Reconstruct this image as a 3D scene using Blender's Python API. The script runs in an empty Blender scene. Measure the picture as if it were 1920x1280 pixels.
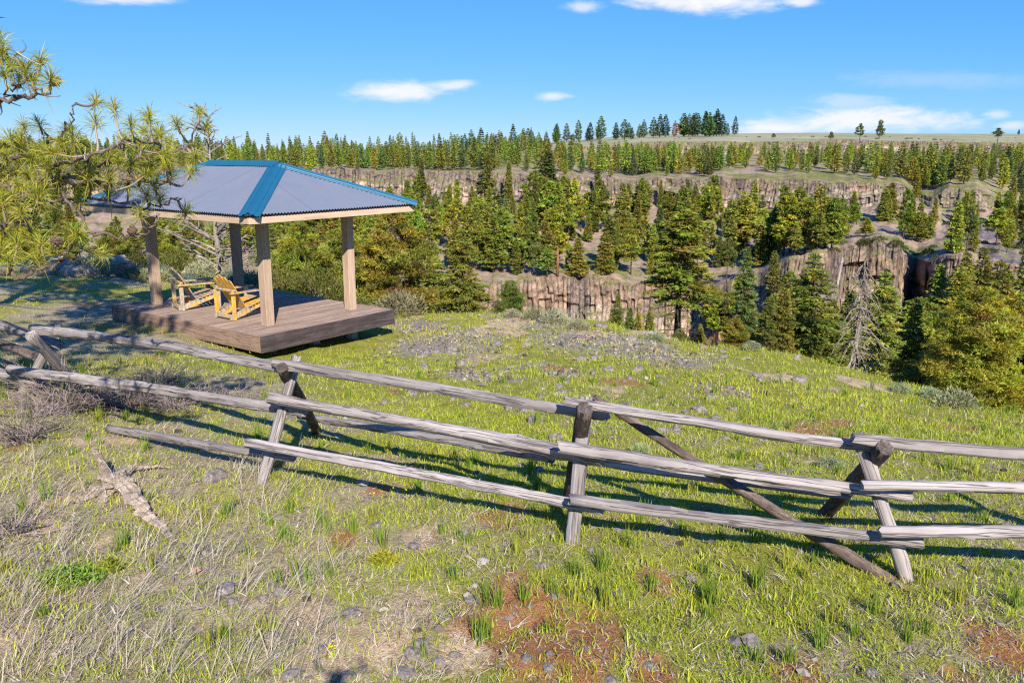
import bpy, math, random
import numpy as np
from mathutils import Vector, Quaternion, Matrix

# ------------------------------------------------------------------ camera, sky, sun, exposure
S = bpy.context.scene
COL = S.collection
F, PITCH = 1576.0, math.radians(12.747)          # focal length in pixels of a 1920 wide frame
CP, SP = math.cos(PITCH), math.sin(PITCH)
cam = bpy.data.cameras.new('camera'); camo = bpy.data.objects.new('camera', cam); COL.objects.link(camo)
cam.sensor_width = 36; cam.lens = F/1920*36; cam.clip_start = 0.05; cam.clip_end = 30000
camo.rotation_euler = (math.pi/2-PITCH, 0, 0); camo.location = (0, 0, 0)
S.camera = camo
S.view_settings.view_transform = 'Standard'; S.view_settings.look = 'None'
S.view_settings.exposure = 1.04; S.view_settings.gamma = 1; S.view_settings.use_curve_mapping = False
S.cycles.max_bounces = 5; S.cycles.diffuse_bounces = 3; S.cycles.glossy_bounces = 2; S.cycles.transmission_bounces = 3
S.cycles.transparent_max_bounces = 6; S.cycles.use_denoising = False; S.cycles.filter_width = 1.25; S.cycles.sample_clamp_indirect = 4.0
SUN_EL = math.radians(33.2)
SUN_H = Vector((0.222, -0.975, 0))               # horizontal direction towards the sun
sunl = bpy.data.lights.new('sun', 'SUN'); suno = bpy.data.objects.new('sun', sunl); COL.objects.link(suno)
sunl.energy = 4.6; sunl.angle = math.radians(0.53); sunl.color = (1.0, 0.915, 0.78)
sd = Vector((SUN_H.x*math.cos(SUN_EL), SUN_H.y*math.cos(SUN_EL), math.sin(SUN_EL)))
suno.rotation_euler = sd.to_track_quat('Z', 'Y').to_euler()
suno.location = (5, -20, 30)

def pix_xz(px, py):
    m = (640-py)/F
    z = (m*CP-SP)/(CP+m*SP)
    return (px-960)/F*(CP-z*SP), z               # x/y and z/y of a pixel's ray
def at_y(px, py, y):
    a, b = pix_xz(px, py); return Vector((a*y, y, b*y))
def at_z(px, py, z):
    a, b = pix_xz(px, py); y = z/b; return Vector((a*y, y, z))
def to_pix(x, y, z):
    d = y*CP-z*SP
    return 960+F*x/d, 640-F*(y*SP+z*CP)/d

world = bpy.data.worlds.new('World'); S.world = world; world.use_nodes = True
class NT:
    def __init__(s, nt): s.n, s.l = nt.nodes, nt.links
    def node(s, t, **kw):
        n = s.n.new(t)
        for k, v in kw.items(): setattr(n, k, v)
        return n
    def put(s, sock, v):
        if isinstance(v, bpy.types.NodeSocket): s.l.new(v, sock)
        elif v is not None: sock.default_value = v
    def math(s, op, a, b=None, c=None, clamp=False):
        n = s.node('ShaderNodeMath', operation=op, use_clamp=clamp)
        for i, v in enumerate((a, b, c)): s.put(n.inputs[i], v)
        return n.outputs[0]
    def vmul(s, v, sc):
        n = s.node('ShaderNodeVectorMath', operation='MULTIPLY'); s.put(n.inputs[0], v); n.inputs[1].default_value = sc
        return n.outputs[0]
    def noise(s, vec, scale, detail=4, rough=.55, dist=0.0, out=0):
        n = s.node('ShaderNodeTexNoise'); s.put(n.inputs['Vector'], vec); n.inputs['Scale'].default_value = scale
        n.inputs['Detail'].default_value = detail; n.inputs['Roughness'].default_value = rough; n.inputs['Distortion'].default_value = dist
        return n.outputs[out]
    def vor(s, vec, scale, feature='F1', out=0):
        n = s.node('ShaderNodeTexVoronoi', feature=feature); s.put(n.inputs['Vector'], vec); n.inputs['Scale'].default_value = scale
        return n.outputs[out]
    def ramp(s, fac, stops, interp='LINEAR'):
        n = s.node('ShaderNodeValToRGB'); s.put(n.inputs[0], fac); cr = n.color_ramp; cr.interpolation = interp
        while len(cr.elements) < len(stops): cr.elements.new(0.5)
        for e, (p, c) in zip(cr.elements, stops):
            e.position = p; e.color = (c, c, c, 1) if isinstance(c, (int, float)) else (*c, 1)
        return n.outputs[0]
    def mix(s, fac, a, b, mode='MIX'):
        n = s.node('ShaderNodeMix', data_type='RGBA', blend_type=mode)
        s.put(n.inputs[0], fac); s.put(n.inputs[6], (*a, 1) if isinstance(a, tuple) else a); s.put(n.inputs[7], (*b, 1) if isinstance(b, tuple) else b)
        return n.outputs[2]
    def sstep(s, v, lo, hi):
        n = s.node('ShaderNodeMapRange', interpolation_type='SMOOTHSTEP')
        s.put(n.inputs[0], v); n.inputs[1].default_value = lo; n.inputs[2].default_value = hi
        return n.outputs[0]

def build_sky():
    w = NT(world.node_tree); w.n.clear()
    out = w.node('ShaderNodeOutputWorld'); bg = w.node('ShaderNodeBackground')
    sky = w.node('ShaderNodeTexSky', sky_type='NISHITA', sun_disc=False)
    sky.sun_elevation = SUN_EL; sky.sun_rotation = math.atan2(SUN_H.x, SUN_H.y)
    sky.altitude = 2000; sky.air_density = 0.72; sky.dust_density = 0.0; sky.ozone_density = 6.0
    hs = w.node('ShaderNodeHueSaturation'); hs.inputs['Saturation'].default_value = 1.02; hs.inputs['Value'].default_value = 1.0
    w.l.new(sky.outputs[0], hs.inputs['Color'])
    # even colour grade of the whole sky: deeper, clearer blue, less white at the horizon
    sc_ = w.node('ShaderNodeSeparateColor'); w.l.new(hs.outputs[0], sc_.inputs[0]); cc_ = w.node('ShaderNodeCombineColor'); u_ = 0.147
    for i_, (a_, g_) in enumerate([(.56, .98), (.665, .52), (.98, .13)]):
        w.put(cc_.inputs[i_], w.math('MULTIPLY', w.math('POWER', w.math('MULTIPLY', sc_.outputs[i_], u_), g_), a_/u_))
    col = cc_.outputs[0]
    tc = w.node('ShaderNodeTexCoord'); sep = w.node('ShaderNodeSeparateXYZ'); w.l.new(tc.outputs['Generated'], sep.inputs[0])
    y = w.math('MAXIMUM', sep.outputs[1], 0.02)
    X = w.math('DIVIDE', sep.outputs[0], y); Z = w.math('DIVIDE', sep.outputs[2], y)
    cmb = w.node('ShaderNodeCombineXYZ'); w.put(cmb.inputs[0], X); w.put(cmb.inputs[1], w.math('MULTIPLY', Z, 3.2))
    n1 = w.noise(cmb.outputs[0], 16, 7, .62, .7)
    n2 = w.noise(cmb.outputs[0], 55, 5, .6, .3)
    nn = w.math('ADD', w.math('MULTIPLY', w.math('SUBTRACT', n1, .5), 3.0), w.math('MULTIPLY', w.math('SUBTRACT', n2, .5), 1.0))
    total = None
    for px, py, rx, ry, k in [(735, 172, 120, 24, .85), (840, 160, 70, 13, .7), (700, 165, 60, 16, .5), (1033, 181, 38, 12, .7), (1590, 192, 100, 22, .35), (1630, 226, 230, 30, .85),
                              (1450, 240, 100, 22, .85), (1360, 4, 140, 26, .95), (1250, 2, 110, 18, .85), (1500, 4, 50, 12, .8), (1098, 14, 48, 15, .6), (230, -2, 130, 13, .75),
                              (1868, 214, 34, 12, .5), (1900, 235, 40, 10, .5), (1760, 150, 260, 22, .15), (700, -260, 300, 60, .7), (1500, -420, 420, 80, .7), (-500, 120, 260, 40, .6), (2500, 160, 300, 40, .7)]:
        cx, cz = pix_xz(px, py)
        dx = w.math('DIVIDE', w.math('SUBTRACT', X, cx), rx/F); dz = w.math('DIVIDE', w.math('SUBTRACT', Z, cz), ry/F)
        r = w.math('SQRT', w.math('ADD', w.math('MULTIPLY', dx, dx), w.math('MULTIPLY', dz, dz)))
        e = w.math('ADD', w.math('MULTIPLY', w.math('SUBTRACT', 1.0, r), 1.3), w.math('MULTIPLY', nn, .62))
        m = w.math('MULTIPLY', w.sstep(e, 0.0, 1.15), k)
        total = m if total is None else w.math('MAXIMUM', total, m)
    ground = w.math('GREATER_THAN', sep.outputs[1], 0.03)
    total = w.math('MULTIPLY', total, ground)
    col = w.mix(total, col, (6.9, 6.7, 7.0))
    w.put(bg.inputs[0], col); bg.inputs[1].default_value = 0.0735
    w.l.new(bg.outputs[0], out.inputs[0])
build_sky()

# ------------------------------------------------------------------ noise, meshes
rng = np.random.default_rng(7)
random.seed(7)
def hash2(ix, iy, seed):
    h = (ix.astype(np.int64)*374761393 + iy.astype(np.int64)*668265263 + seed*974711) & 0xffffffff
    h = ((h ^ (h >> 13))*1274126177) & 0xffffffff
    h = h ^ (h >> 16)
    return (h & 0xffffff)/float(0xffffff)
def vn(x, y, seed=0):
    x = np.asarray(x, float); y = np.asarray(y, float)
    x, y = np.broadcast_arrays(x, y)
    ix, iy = np.floor(x), np.floor(y); fx, fy = x-ix, y-iy
    fx = fx*fx*(3-2*fx); fy = fy*fy*(3-2*fy)
    a = hash2(ix, iy, seed); b = hash2(ix+1, iy, seed); c = hash2(ix, iy+1, seed); d = hash2(ix+1, iy+1, seed)
    return (a*(1-fx)+b*fx)*(1-fy)+(c*(1-fx)+d*fx)*fy
def fbm(x, y, oct=4, seed=0):
    t = 0; a = .5; s = 0
    for i in range(oct):
        t = t+a*vn(np.asarray(x)*2**i, np.asarray(y)*2**i, seed+i*17); s += a; a *= .5
    return t/s
def sst(x, a, b):
    t = np.clip((x-a)/(b-a), 0, 1); return t*t*(3-2*t)

def mesh(name, V, polys, mats=(), attrs=None, midx=None, smooth=False):
    """polys: list of int arrays (n,3) or (n,4) in order"""
    V = np.asarray(V, np.float32)
    me = bpy.data.meshes.new(name)
    polys = [np.asarray(p, np.int32) for p in polys if len(p)]
    me.vertices.add(len(V)); me.vertices.foreach_set('co', V.ravel())
    loops = np.concatenate([p.ravel() for p in polys]); tot = np.concatenate([np.full(len(p), p.shape[1], np.int32) for p in polys])
    start = np.concatenate([[0], np.cumsum(tot)[:-1]]).astype(np.int32)
    me.loops.add(len(loops)); me.loops.foreach_set('vertex_index', loops)
    me.polygons.add(len(tot)); me.polygons.foreach_set('loop_start', start)
    try: me.polygons.foreach_set('loop_total', tot)
    except Exception: pass
    for m in mats: me.materials.append(m)
    if midx is not None: me.polygons.foreach_set('material_index', np.asarray(midx, np.int32))
    me.polygons.foreach_set('use_smooth', np.full(len(tot), bool(smooth)))
    for k, a in (attrs or {}).items():
        a = np.asarray(a, np.float32)
        at = me.attributes.new(k, 'FLOAT_COLOR', 'POINT')
        if a.shape[1] == 3: a = np.concatenate([a, np.ones((len(a), 1), np.float32)], 1)
        at.data.foreach_set('color', a.ravel())
    me.update(calc_edges=True)
    return me
def obj(name, me, parent=None, loc=None):
    o = bpy.data.objects.new(name, me); COL.objects.link(o)
    if parent is not None: o.parent = parent
    if loc is not None: o.location = loc
    return o
def tag(o, label=None, cat=None, group=None, kind=None):
    if label: o['label'] = label
    if cat: o['category'] = cat
    if group: o['group'] = group
    if kind: o['kind'] = kind
    return o
def empty(name, loc, rz=0):
    o = bpy.data.objects.new(name, None); COL.objects.link(o); o.location = loc; o.rotation_euler = (0, 0, rz); o.empty_display_size = .2
    return o

class Bag:
    """collects vertices and polygons"""
    def __init__(s): s.V = []; s.T = []; s.Q = []; s.C = []; s.n = 0; s.TM = []; s.QM = []
    def add(s, V, T=None, Q=None, C=None, m=0):
        V = np.asarray(V, float); s.V.append(V)
        if T is not None and len(T): s.T.append(np.asarray(T)+s.n); s.TM.append(np.full(len(T), m))
        if Q is not None and len(Q): s.Q.append(np.asarray(Q)+s.n); s.QM.append(np.full(len(Q), m))
        s.C.append(np.broadcast_to(np.asarray(C if C is not None else (1, 1, 1), float), (len(V), 3)))
        s.n += len(V)
    def box(s, lo, hi, R=None, off=(0, 0, 0), C=None, m=0, bev=0.0):
        lo = np.array(lo, float); hi = np.array(hi, float)
        if bev:
            V = []
            for a in (0, 1):
                for b in (0, 1):
                    for c in (0, 1):
                        p = np.where([a, b, c], hi, lo); sg = np.where([a, b, c], -1, 1)*bev
                        V += [p+sg*(0, 1, 1), p+sg*(1, 0, 1), p+sg*(1, 1, 0)]
            V = np.array(V)
            i = lambda a, b, c, k: (a*4+b*2+c)*3+k
            Q = []
            for a in (0, 1):
                q = [i(a, 0, 0, 0), i(a, 1, 0, 0), i(a, 1, 1, 0), i(a, 0, 1, 0)]; Q.append(q if a else q[::-1])
                q = [i(0, a, 0, 1), i(0, a, 1, 1), i(1, a, 1, 1), i(1, a, 0, 1)]; Q.append(q if a else q[::-1])
                q = [i(0, 0, a, 2), i(1, 0, a, 2), i(1, 1, a, 2), i(0, 1, a, 2)]; Q.append(q if a else q[::-1])
            for a in (0, 1):
                for b in (0, 1):
                    Q.append([i(a, b, 0, 0), i(a, b, 1, 0), i(a, b, 1, 1), i(a, b, 0, 1)])
                    Q.append([i(a, 0, b, 0), i(a, 1, b, 0), i(a, 1, b, 2), i(a, 0, b, 2)])
                    Q.append([i(0, a, b, 1), i(1, a, b, 1), i(1, a, b, 2), i(0, a, b, 2)])
            T = [[i(a, b, c, 0), i(a, b, c, 1), i(a, b, c, 2)] for a in (0, 1) for b in (0, 1) for c in (0, 1)]
        else:
            V = np.array([[x, y, z] for x in (lo[0], hi[0]) for y in (lo[1], hi[1]) for z in (lo[2], hi[2])])
            Q = [[0, 1, 3, 2], [4, 6, 7, 5], [0, 4, 5, 1], [2, 3, 7, 6], [0, 2, 6, 4], [1, 5, 7, 3]]; T = None
        if R is not None: V = V@np.asarray(R).T
        s.add(V+np.array(off), T, Q, C, m)
    def tube(s, P, r, n=6, C=None, caps=True, m=0, wob=0):
        P = np.asarray(P, float); k = len(P); r = np.broadcast_to(np.asarray(r, float), (k,))
        t = np.gradient(P, axis=0); t /= np.linalg.norm(t, axis=1)[:, None]+1e-9
        up = np.array([0, 0, 1.]) if abs(t[0, 2]) < .9 else np.array([1., 0, 0])
        a = np.cross(t, up); a /= np.linalg.norm(a, axis=1)[:, None]+1e-9; b = np.cross(t, a)
        th = np.arange(n)/n*2*np.pi
        rr = r[:, None]*(1+(rng.normal(0, wob, (k, n)) if wob else 0))
        V = P[:, None]+rr[..., None]*(np.cos(th)[None, :, None]*a[:, None]+np.sin(th)[None, :, None]*b[:, None])
        i = np.arange(k-1)[:, None]*n; j = np.arange(n)[None]; j2 = (j+1) % n
        Q = np.stack([i+j, i+j2, i+n+j2, i+n+j], -1).reshape(-1, 4)
        V = V.reshape(-1, 3); T = None
        if caps:
            V = np.concatenate([V, P[:1], P[-1:]]); c0, c1 = k*n, k*n+1
            T = [[c0, (q+1) % n, q] for q in range(n)]+[[c1, (k-1)*n+q, (k-1)*n+(q+1) % n] for q in range(n)]
        s.add(V, T, Q, C, m)
    def cards(s, c, a, L, W, C, rg, m=0, bend=0.0):
        """diamond leaf faces: base points c, axes a (unit)"""
        n = len(c); L = np.broadcast_to(L, (n,))[:, None]; W = np.broadcast_to(W, (n,))[:, None]
        q = rg.normal(size=(n, 3)); b = np.cross(a, q); b /= np.linalg.norm(b, axis=1)[:, None]+1e-9
        nrm = np.cross(a, b)
        V = np.stack([c, c+a*L*.45+b*W*.5+nrm*L*bend, c+a*L, c+a*L*.45-b*W*.5+nrm*L*bend], 1).reshape(-1, 3)
        Q = np.arange(n*4).reshape(n, 4)
        s.add(V, None, Q, np.repeat(np.broadcast_to(C, (n, 3)), 4, 0), m)
    def mesh(s, name, mats, smooth=False, col=True):
        V = np.concatenate(s.V); T = np.concatenate(s.T) if s.T else np.zeros((0, 3), int); Q = np.concatenate(s.Q) if s.Q else np.zeros((0, 4), int)
        mi = np.concatenate(s.TM+s.QM) if (s.TM or s.QM) else None
        return mesh(name, V, [T, Q], mats, {'col': np.concatenate(s.C)} if col else None, mi, smooth)

# ------------------------------------------------------------------ materials
def material(name, rough=.8, spec=.3):
    m = bpy.data.materials.new(name); m.use_nodes = True; w = NT(m.node_tree)
    p = w.n['Principled BSDF']; p.inputs['Roughness'].default_value = rough; p.inputs['Specular IOR Level'].default_value = spec
    return m, w, p
def bump(w, p, h, strength=.5, dist=.02):
    b = w.node('ShaderNodeBump'); b.inputs['Strength'].default_value = strength; b.inputs['Distance'].default_value = dist
    w.put(b.inputs['Height'], h); w.l.new(b.outputs[0], p.inputs['Normal'])
def leaf_mat(name, tr=.3, objcol=True, rough=.65):
    m = bpy.data.materials.new(name); m.use_nodes = True; w = NT(m.node_tree); w.n.clear()
    out = w.node('ShaderNodeOutputMaterial'); at = w.node('ShaderNodeAttribute', attribute_name='col')
    c = at.outputs['Color']
    if objcol:
        oi = w.node('ShaderNodeObjectInfo'); c = w.mix(1.0, c, oi.outputs['Color'], 'MULTIPLY')
        v = w.math('MULTIPLY_ADD', oi.outputs['Random'], .4, .8)
        hs = w.node('ShaderNodeHueSaturation'); w.put(hs.inputs['Color'], c); w.put(hs.inputs['Value'], v)
        c = hs.outputs[0]
    d = w.node('ShaderNodeBsdfPrincipled'); w.put(d.inputs['Base Color'], c); d.inputs['Roughness'].default_value = rough; d.inputs['Specular IOR Level'].default_value = .25
    t = w.node('ShaderNodeBsdfTranslucent'); w.put(t.inputs[0], w.mix(1.0, c, (1.0, 1.05, .7), 'MULTIPLY'))
    mx = w.node('ShaderNodeMixShader'); mx.inputs[0].default_value = tr
    w.l.new(d.outputs[0], mx.inputs[1]); w.l.new(t.outputs[0], mx.inputs[2]); w.l.new(mx.outputs[0], out.inputs[0])
    return m
M = {}
M['leaf'] = leaf_mat('conifer_needles', .34)
M['grass'] = leaf_mat('grass_blades', .3, False, .6)
M['needle'] = leaf_mat('pine_needles', .3, False, .45)
M['twig'] = leaf_mat('twigs', 0.0, False, .9)

def mat_bark(name, c0, c1, c2, sc=6):
    m, w, p = material(name, .9, .15); tc = w.node('ShaderNodeTexCoord').outputs['Object']
    v = w.vmul(tc, (1, 1, .25))
    n = w.noise(v, sc, 6, .65); n2 = w.noise(v, sc*4, 4)
    w.put(p.inputs['Base Color'], w.mix(w.math('MULTIPLY', n2, .5), w.ramp(n, [(.35, c0), (.5, c1), (.68, c2)]), c0))
    bump(w, p, w.math('ADD', n, n2), .8, .03); return m
M['bark'] = mat_bark('bark', (.035, .024, .018), (.09, .062, .045), (.17, .12, .09))
M['redbark'] = mat_bark('reddish_bark', (.10, .045, .025), (.24, .11, .06), (.38, .22, .14))
M['snag'] = mat_bark('bleached_wood', (.12, .10, .085), (.26, .22, .185), (.42, .38, .34))
M['limb'] = mat_bark('pine_limb_bark', (.06, .045, .035), (.17, .13, .105), (.32, .27, .235), 14)

def mat_wood(name, stops, dark=(.05, .04, .04), sc=9, stretch=.05, crack=.5, axis=2, bs=.6):
    """grey weathered wood, grain along the object's own axis"""
    m, w, p = material(name, .85, .2); tc = w.node('ShaderNodeTexCoord').outputs['Object']
    oi = w.node('ShaderNodeObjectInfo')
    add = w.node('ShaderNodeVectorMath', operation='ADD'); w.put(add.inputs[0], tc); w.put(add.inputs[1], w.math('MULTIPLY', oi.outputs['Random'], 37.0))
    s = [1, 1, 1]; s[axis] = stretch
    v = w.vmul(add.outputs[0], tuple(s))
    n = w.noise(v, sc, 6, .65, .35); n2 = w.noise(v, sc*7, 3, .6); blot = w.noise(add.outputs[0], 2.4, 5, .65)
    s2 = [1, 1, 1]; s2[axis] = stretch*.7
    cr = w.noise(w.vmul(add.outputs[0], tuple(s2)), sc*2.6, 3, .5, .5)
    crk = w.sstep(w.math('ABSOLUTE', w.math('SUBTRACT', cr, .5)), 0.0, .035)
    c = w.ramp(w.math('ADD', w.math('MULTIPLY', n, .7), w.math('MULTIPLY', blot, .3)), stops)
    c = w.mix(w.math('MULTIPLY', n2, .55), c, w.mix(1.0, c, (.55, .5, .5), 'MULTIPLY'))
    c = w.mix(w.math('MULTIPLY', w.math('SUBTRACT', 1.0, crk), crack), c, dark)
    hs = w.node('ShaderNodeHueSaturation'); w.put(hs.inputs['Color'], c); w.put(hs.inputs['Value'], w.math('MULTIPLY_ADD', oi.outputs['Random'], .3, .85))
    w.put(p.inputs['Base Color'], hs.outputs[0])
    bump(w, p, w.math('ADD', w.math('MULTIPLY', n, .6), w.math('ADD', w.math('MULTIPLY', n2, .4), crk)), bs, .012)
    return m
M['rail'] = mat_wood('weathered_rail_wood', [(.28, (.11, .095, .095)), (.45, (.25, .225, .22)), (.6, (.38, .35, .345)), (.78, (.47, .44, .435))], crack=.8)
M['darkleg'] = mat_wood('dark_barked_log', [(.3, (.035, .028, .026)), (.48, (.09, .072, .064)), (.6, (.19, .155, .14)), (.78, (.38, .34, .31))], sc=14, stretch=.35)
M['brace'] = mat_wood('brown_barked_pole', [(.3, (.045, .032, .028)), (.46, (.12, .09, .076)), (.58, (.20, .155, .13)), (.72, (.42, .35, .29))], sc=16, stretch=.3)
M['driftwood'] = mat_wood('bleached_root_wood', [(.28, (.13, .085, .055)), (.42, (.31, .24, .18)), (.55, (.42, .35, .28)), (.8, (.52, .46, .39))], sc=22, stretch=.6, crack=.35)
M['plank'] = mat_wood('deck_plank_wood', [(.3, (.17, .115, .09)), (.46, (.31, .23, .185)), (.6, (.44, .335, .275)), (.74, (.55, .45, .385))], sc=11, stretch=.06, axis=0, crack=.4, bs=.35)
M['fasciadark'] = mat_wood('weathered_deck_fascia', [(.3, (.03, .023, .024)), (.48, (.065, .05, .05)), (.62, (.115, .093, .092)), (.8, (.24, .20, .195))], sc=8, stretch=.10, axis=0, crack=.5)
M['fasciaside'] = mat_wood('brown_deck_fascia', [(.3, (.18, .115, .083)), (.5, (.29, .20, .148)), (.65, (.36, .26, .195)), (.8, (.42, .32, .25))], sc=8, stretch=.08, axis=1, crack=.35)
M['post'] = mat_wood('stained_post_wood', [(.3, (.30, .215, .15)), (.5, (.42, .31, .225)), (.65, (.47, .355, .265)), (.8, (.52, .40, .31))], sc=10, stretch=.05, crack=.25, bs=.3)
M['trim'] = mat_wood('tan_eave_board', [(.3, (.40, .285, .20)), (.5, (.52, .39, .285)), (.7, (.57, .44, .335))], sc=8, stretch=.05, axis=0, crack=.12, bs=.2)

def mat_chair():
    m, w, p = material('peeling_yellow_paint', .6, .3); tc = w.node('ShaderNodeTexCoord').outputs['Object']
    n = w.noise(tc, 6, 6, .7, .5); g = w.noise(w.vmul(tc, (1, 1, .3)), 30, 4)
    wood = w.ramp(g, [(.3, (.17, .14, .115)), (.55, (.32, .28, .245)), (.75, (.45, .41, .375))])
    yel = w.ramp(g, [(.25, (.36, .17, .025)), (.55, (.60, .33, .045)), (.8, (.70, .43, .09))])
    w.put(p.inputs['Base Color'], w.mix(w.sstep(n, .37, .48), wood, yel)); bump(w, p, g, .4, .01); return m
M['chair'] = mat_chair()
def mat_chair2():
    m = M['chair'].copy(); m.name = 'mostly_bare_chair_wood'
    for n in m.node_tree.nodes:
        if n.type == 'MAP_RANGE': n.inputs[1].default_value = .49; n.inputs[2].default_value = .6
    return m
M['chairgrey'] = mat_chair2()
def mat_metal(name, c, rough, metallic=0.0, dirt=(.3, .3, .32), amt=.25):
    m, w, p = material(name, rough, .5); tc = w.node('ShaderNodeTexCoord').outputs['Object']
    n = w.noise(tc, 2.5, 6, .65); n2 = w.noise(tc, 26, 3)
    w.put(p.inputs['Base Color'], w.mix(w.math('MULTIPLY', w.ramp(n, [(.35, 0.0), (.75, 1.0)]), amt), c, dirt))
    w.put(p.inputs['Roughness'], w.math('MULTIPLY_ADD', n2, .2, rough-.1)); p.inputs['Metallic'].default_value = metallic
    return m
M['sheet'] = mat_metal('grey_lilac_roofing', (.118, .138, .19), .5, 0, (.155, .168, .20), .5)  # one grey-lilac base colour for all sheets, mottled slightly paler
M['cap'] = mat_metal('teal_blue_ridge_metal', (.008, .092, .168), .42, 0, (.03, .13, .20), .35)
M['concrete'] = mat_metal('grey_concrete', (.32, .31, .29), .9)
M['black'] = mat_metal('dark_plastic', (.03, .03, .033), .5)

def mat_rock(name, stops, lichen=(.52, .52, .47), la=.5, sc=3, orange=None):
    m, w, p = material(name, .92, .15); tc = w.node('ShaderNodeTexCoord').outputs['Object']
    oi = w.node('ShaderNodeObjectInfo')
    add = w.node('ShaderNodeVectorMath', operation='ADD'); w.put(add.inputs[0], tc); w.put(add.inputs[1], w.math('MULTIPLY', oi.outputs['Random'], 91.0))
    v = add.outputs[0]
    n = w.noise(v, sc, 7, .7); n2 = w.noise(v, sc*8, 5, .7); l = w.noise(v, sc*1.6, 6, .75, .3)
    c = w.ramp(w.math('ADD', w.math('MULTIPLY', n, .6), w.math('MULTIPLY', n2, .4)), stops)
    c = w.mix(w.math('MULTIPLY', w.sstep(l, .54, .62), la), c, lichen)
    if orange: c = w.mix(w.math('MULTIPLY', w.sstep(w.noise(v, sc*2.3, 5, .7), .6, .68), .6), c, orange)
    w.put(p.inputs['Base Color'], c); bump(w, p, w.math('ADD', n, n2), .6, .03 if sc > 2 else .06); return m
M['stone'] = mat_rock('lichened_basalt', [(.36, (.055, .045, .042)), (.47, (.155, .13, .12)), (.58, (.31, .27, .25))], sc=2.6, la=.5, lichen=(.48, .46, .40))
M['palestone'] = mat_rock('pale_stone', [(.3, (.25, .22, .19)), (.5, (.45, .41, .37)), (.7, (.62, .58, .53))], sc=5, la=.3)
M['outcrop'] = mat_rock('grey_tan_outcrop', [(.3, (.10, .08, .06)), (.5, (.26, .21, .165)), (.7, (.38, .32, .26))], sc=1.2, la=.35, lichen=(.42, .40, .33))

def mat_ground():
    m, w, p = material('meadow_soil', .95, .1)
    g = w.node('ShaderNodeNewGeometry').outputs['Position']; at = w.node('ShaderNodeAttribute', attribute_name='mask')
    sp = w.node('ShaderNodeSeparateColor'); w.l.new(at.outputs['Color'], sp.inputs[0])
    n = w.noise(g, 5, 7, .7); n2 = w.noise(g, 32, 6, .7); n3 = w.noise(g, 110, 3, .6); n4 = w.noise(g, 1.2, 4, .6)
    f = w.math('ADD', w.math('MULTIPLY', n, .45), w.math('ADD', w.math('MULTIPLY', n2, .35), w.math('MULTIPLY', n3, .2)))
    litter = w.ramp(f, [(.32, (.12, .09, .055)), (.46, (.29, .235, .15)), (.56, (.41, .345, .24)), (.7, (.53, .47, .37))])
    soil = w.ramp(f, [(.32, (.13, .05, .02)), (.48, (.31, .135, .055)), (.6, (.42, .22, .105)), (.75, (.55, .37, .22))])
    pale = w.ramp(f, [(.32, (.22, .15, .09)), (.48, (.46, .33, .21)), (.65, (.62, .49, .35))])
    green = w.ramp(f, [(.3, (.08, .085, .016)), (.46, (.21, .215, .03)), (.6, (.33, .32, .06)), (.75, (.42, .38, .14))])
    grav = w.ramp(w.math('ADD', w.math('MULTIPLY', n2, .5), w.math('MULTIPLY', n3, .5)), [(.36, (.06, .048, .04)), (.47, (.20, .165, .13)), (.56, (.33, .29, .25)), (.66, (.45, .41, .37))])
    c = w.mix(w.sstep(w.math('ADD', sp.outputs[1], w.math('MULTIPLY', w.math('SUBTRACT', n, .5), 1.4)), .35, .65), litter, green)
    c = w.mix(w.sstep(w.math('ADD', sp.outputs[2], w.math('MULTIPLY', w.math('SUBTRACT', n2, .5), 1.6)), .4, .7), c, grav)
    c = w.mix(w.sstep(w.math('ADD', sp.outputs[0], w.math('MULTIPLY', w.math('SUBTRACT', f, .5), 2.2)), .4, .65), c, soil)
    c = w.mix(w.sstep(w.math('ADD', at.outputs['Alpha'], w.math('MULTIPLY', w.math('SUBTRACT', f, .5), 2.2)), .45, .75), c, pale)
    w.put(p.inputs['Base Color'], c); bump(w, p, w.math('ADD', n2, w.math('MULTIPLY', n3, .6)), .9, .03); return m
M['ground'] = mat_ground()
def mat_slope(name, scree=.5, green=.5, tan=.5):
    m, w, p = material(name, .95, .1); g = w.node('ShaderNodeNewGeometry').outputs['Position']
    n = w.noise(g, .055, 6, .65, .4); n2 = w.noise(g, .35, 6, .7); n3 = w.noise(g, 1.6, 5, .7); s = w.noise(w.vmul(g, (1, .5, .5)), .028, 5, .6, .8)
    gs = w.node('ShaderNodeSeparateXYZ'); w.l.new(g, gs.inputs[0])
    s = w.math('ADD', s, w.math('MULTIPLY_ADD', w.sstep(w.math('DIVIDE', gs.outputs[0], gs.outputs[1]), .36, .50), .10, -.12))
    f = w.math('ADD', w.math('MULTIPLY', n2, .55), w.math('MULTIPLY', n3, .45))
    grass = w.ramp(f, [(.32, (.065, .07, .02)), (.48, (.15, .155, .045)), (.62, (.24, .23, .085)), (.78, (.35, .31, .16))])
    dry = w.ramp(f, [(.32, (.15, .10, .075)), (.5, (.30, .22, .165)), (.7, (.42, .335, .265))])
    sc = w.ramp(f, [(.33, (.05, .042, .048)), (.48, (.13, .108, .115)), (.66, (.26, .22, .225))])
    c = w.mix(w.sstep(n, .5-tan*.2, .62-tan*.2), grass, dry) if tan > 0 else grass
    c = w.mix(w.math('MULTIPLY', w.sstep(s, .60-scree*.16, .66-scree*.16), 1.0 if scree > 0 else 0.0), c, sc)
    w.put(p.inputs['Base Color'], c); bump(w, p, f, .8, .8); return m
M['slope'] = mat_slope('canyon_slope_ground', .55, .5, .45)
M['bench'] = mat_slope('grassy_bench_ground', .0, .7, .25)
M['plateau'] = mat_slope('dry_grass_plateau', .0, .5, .55)
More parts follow.
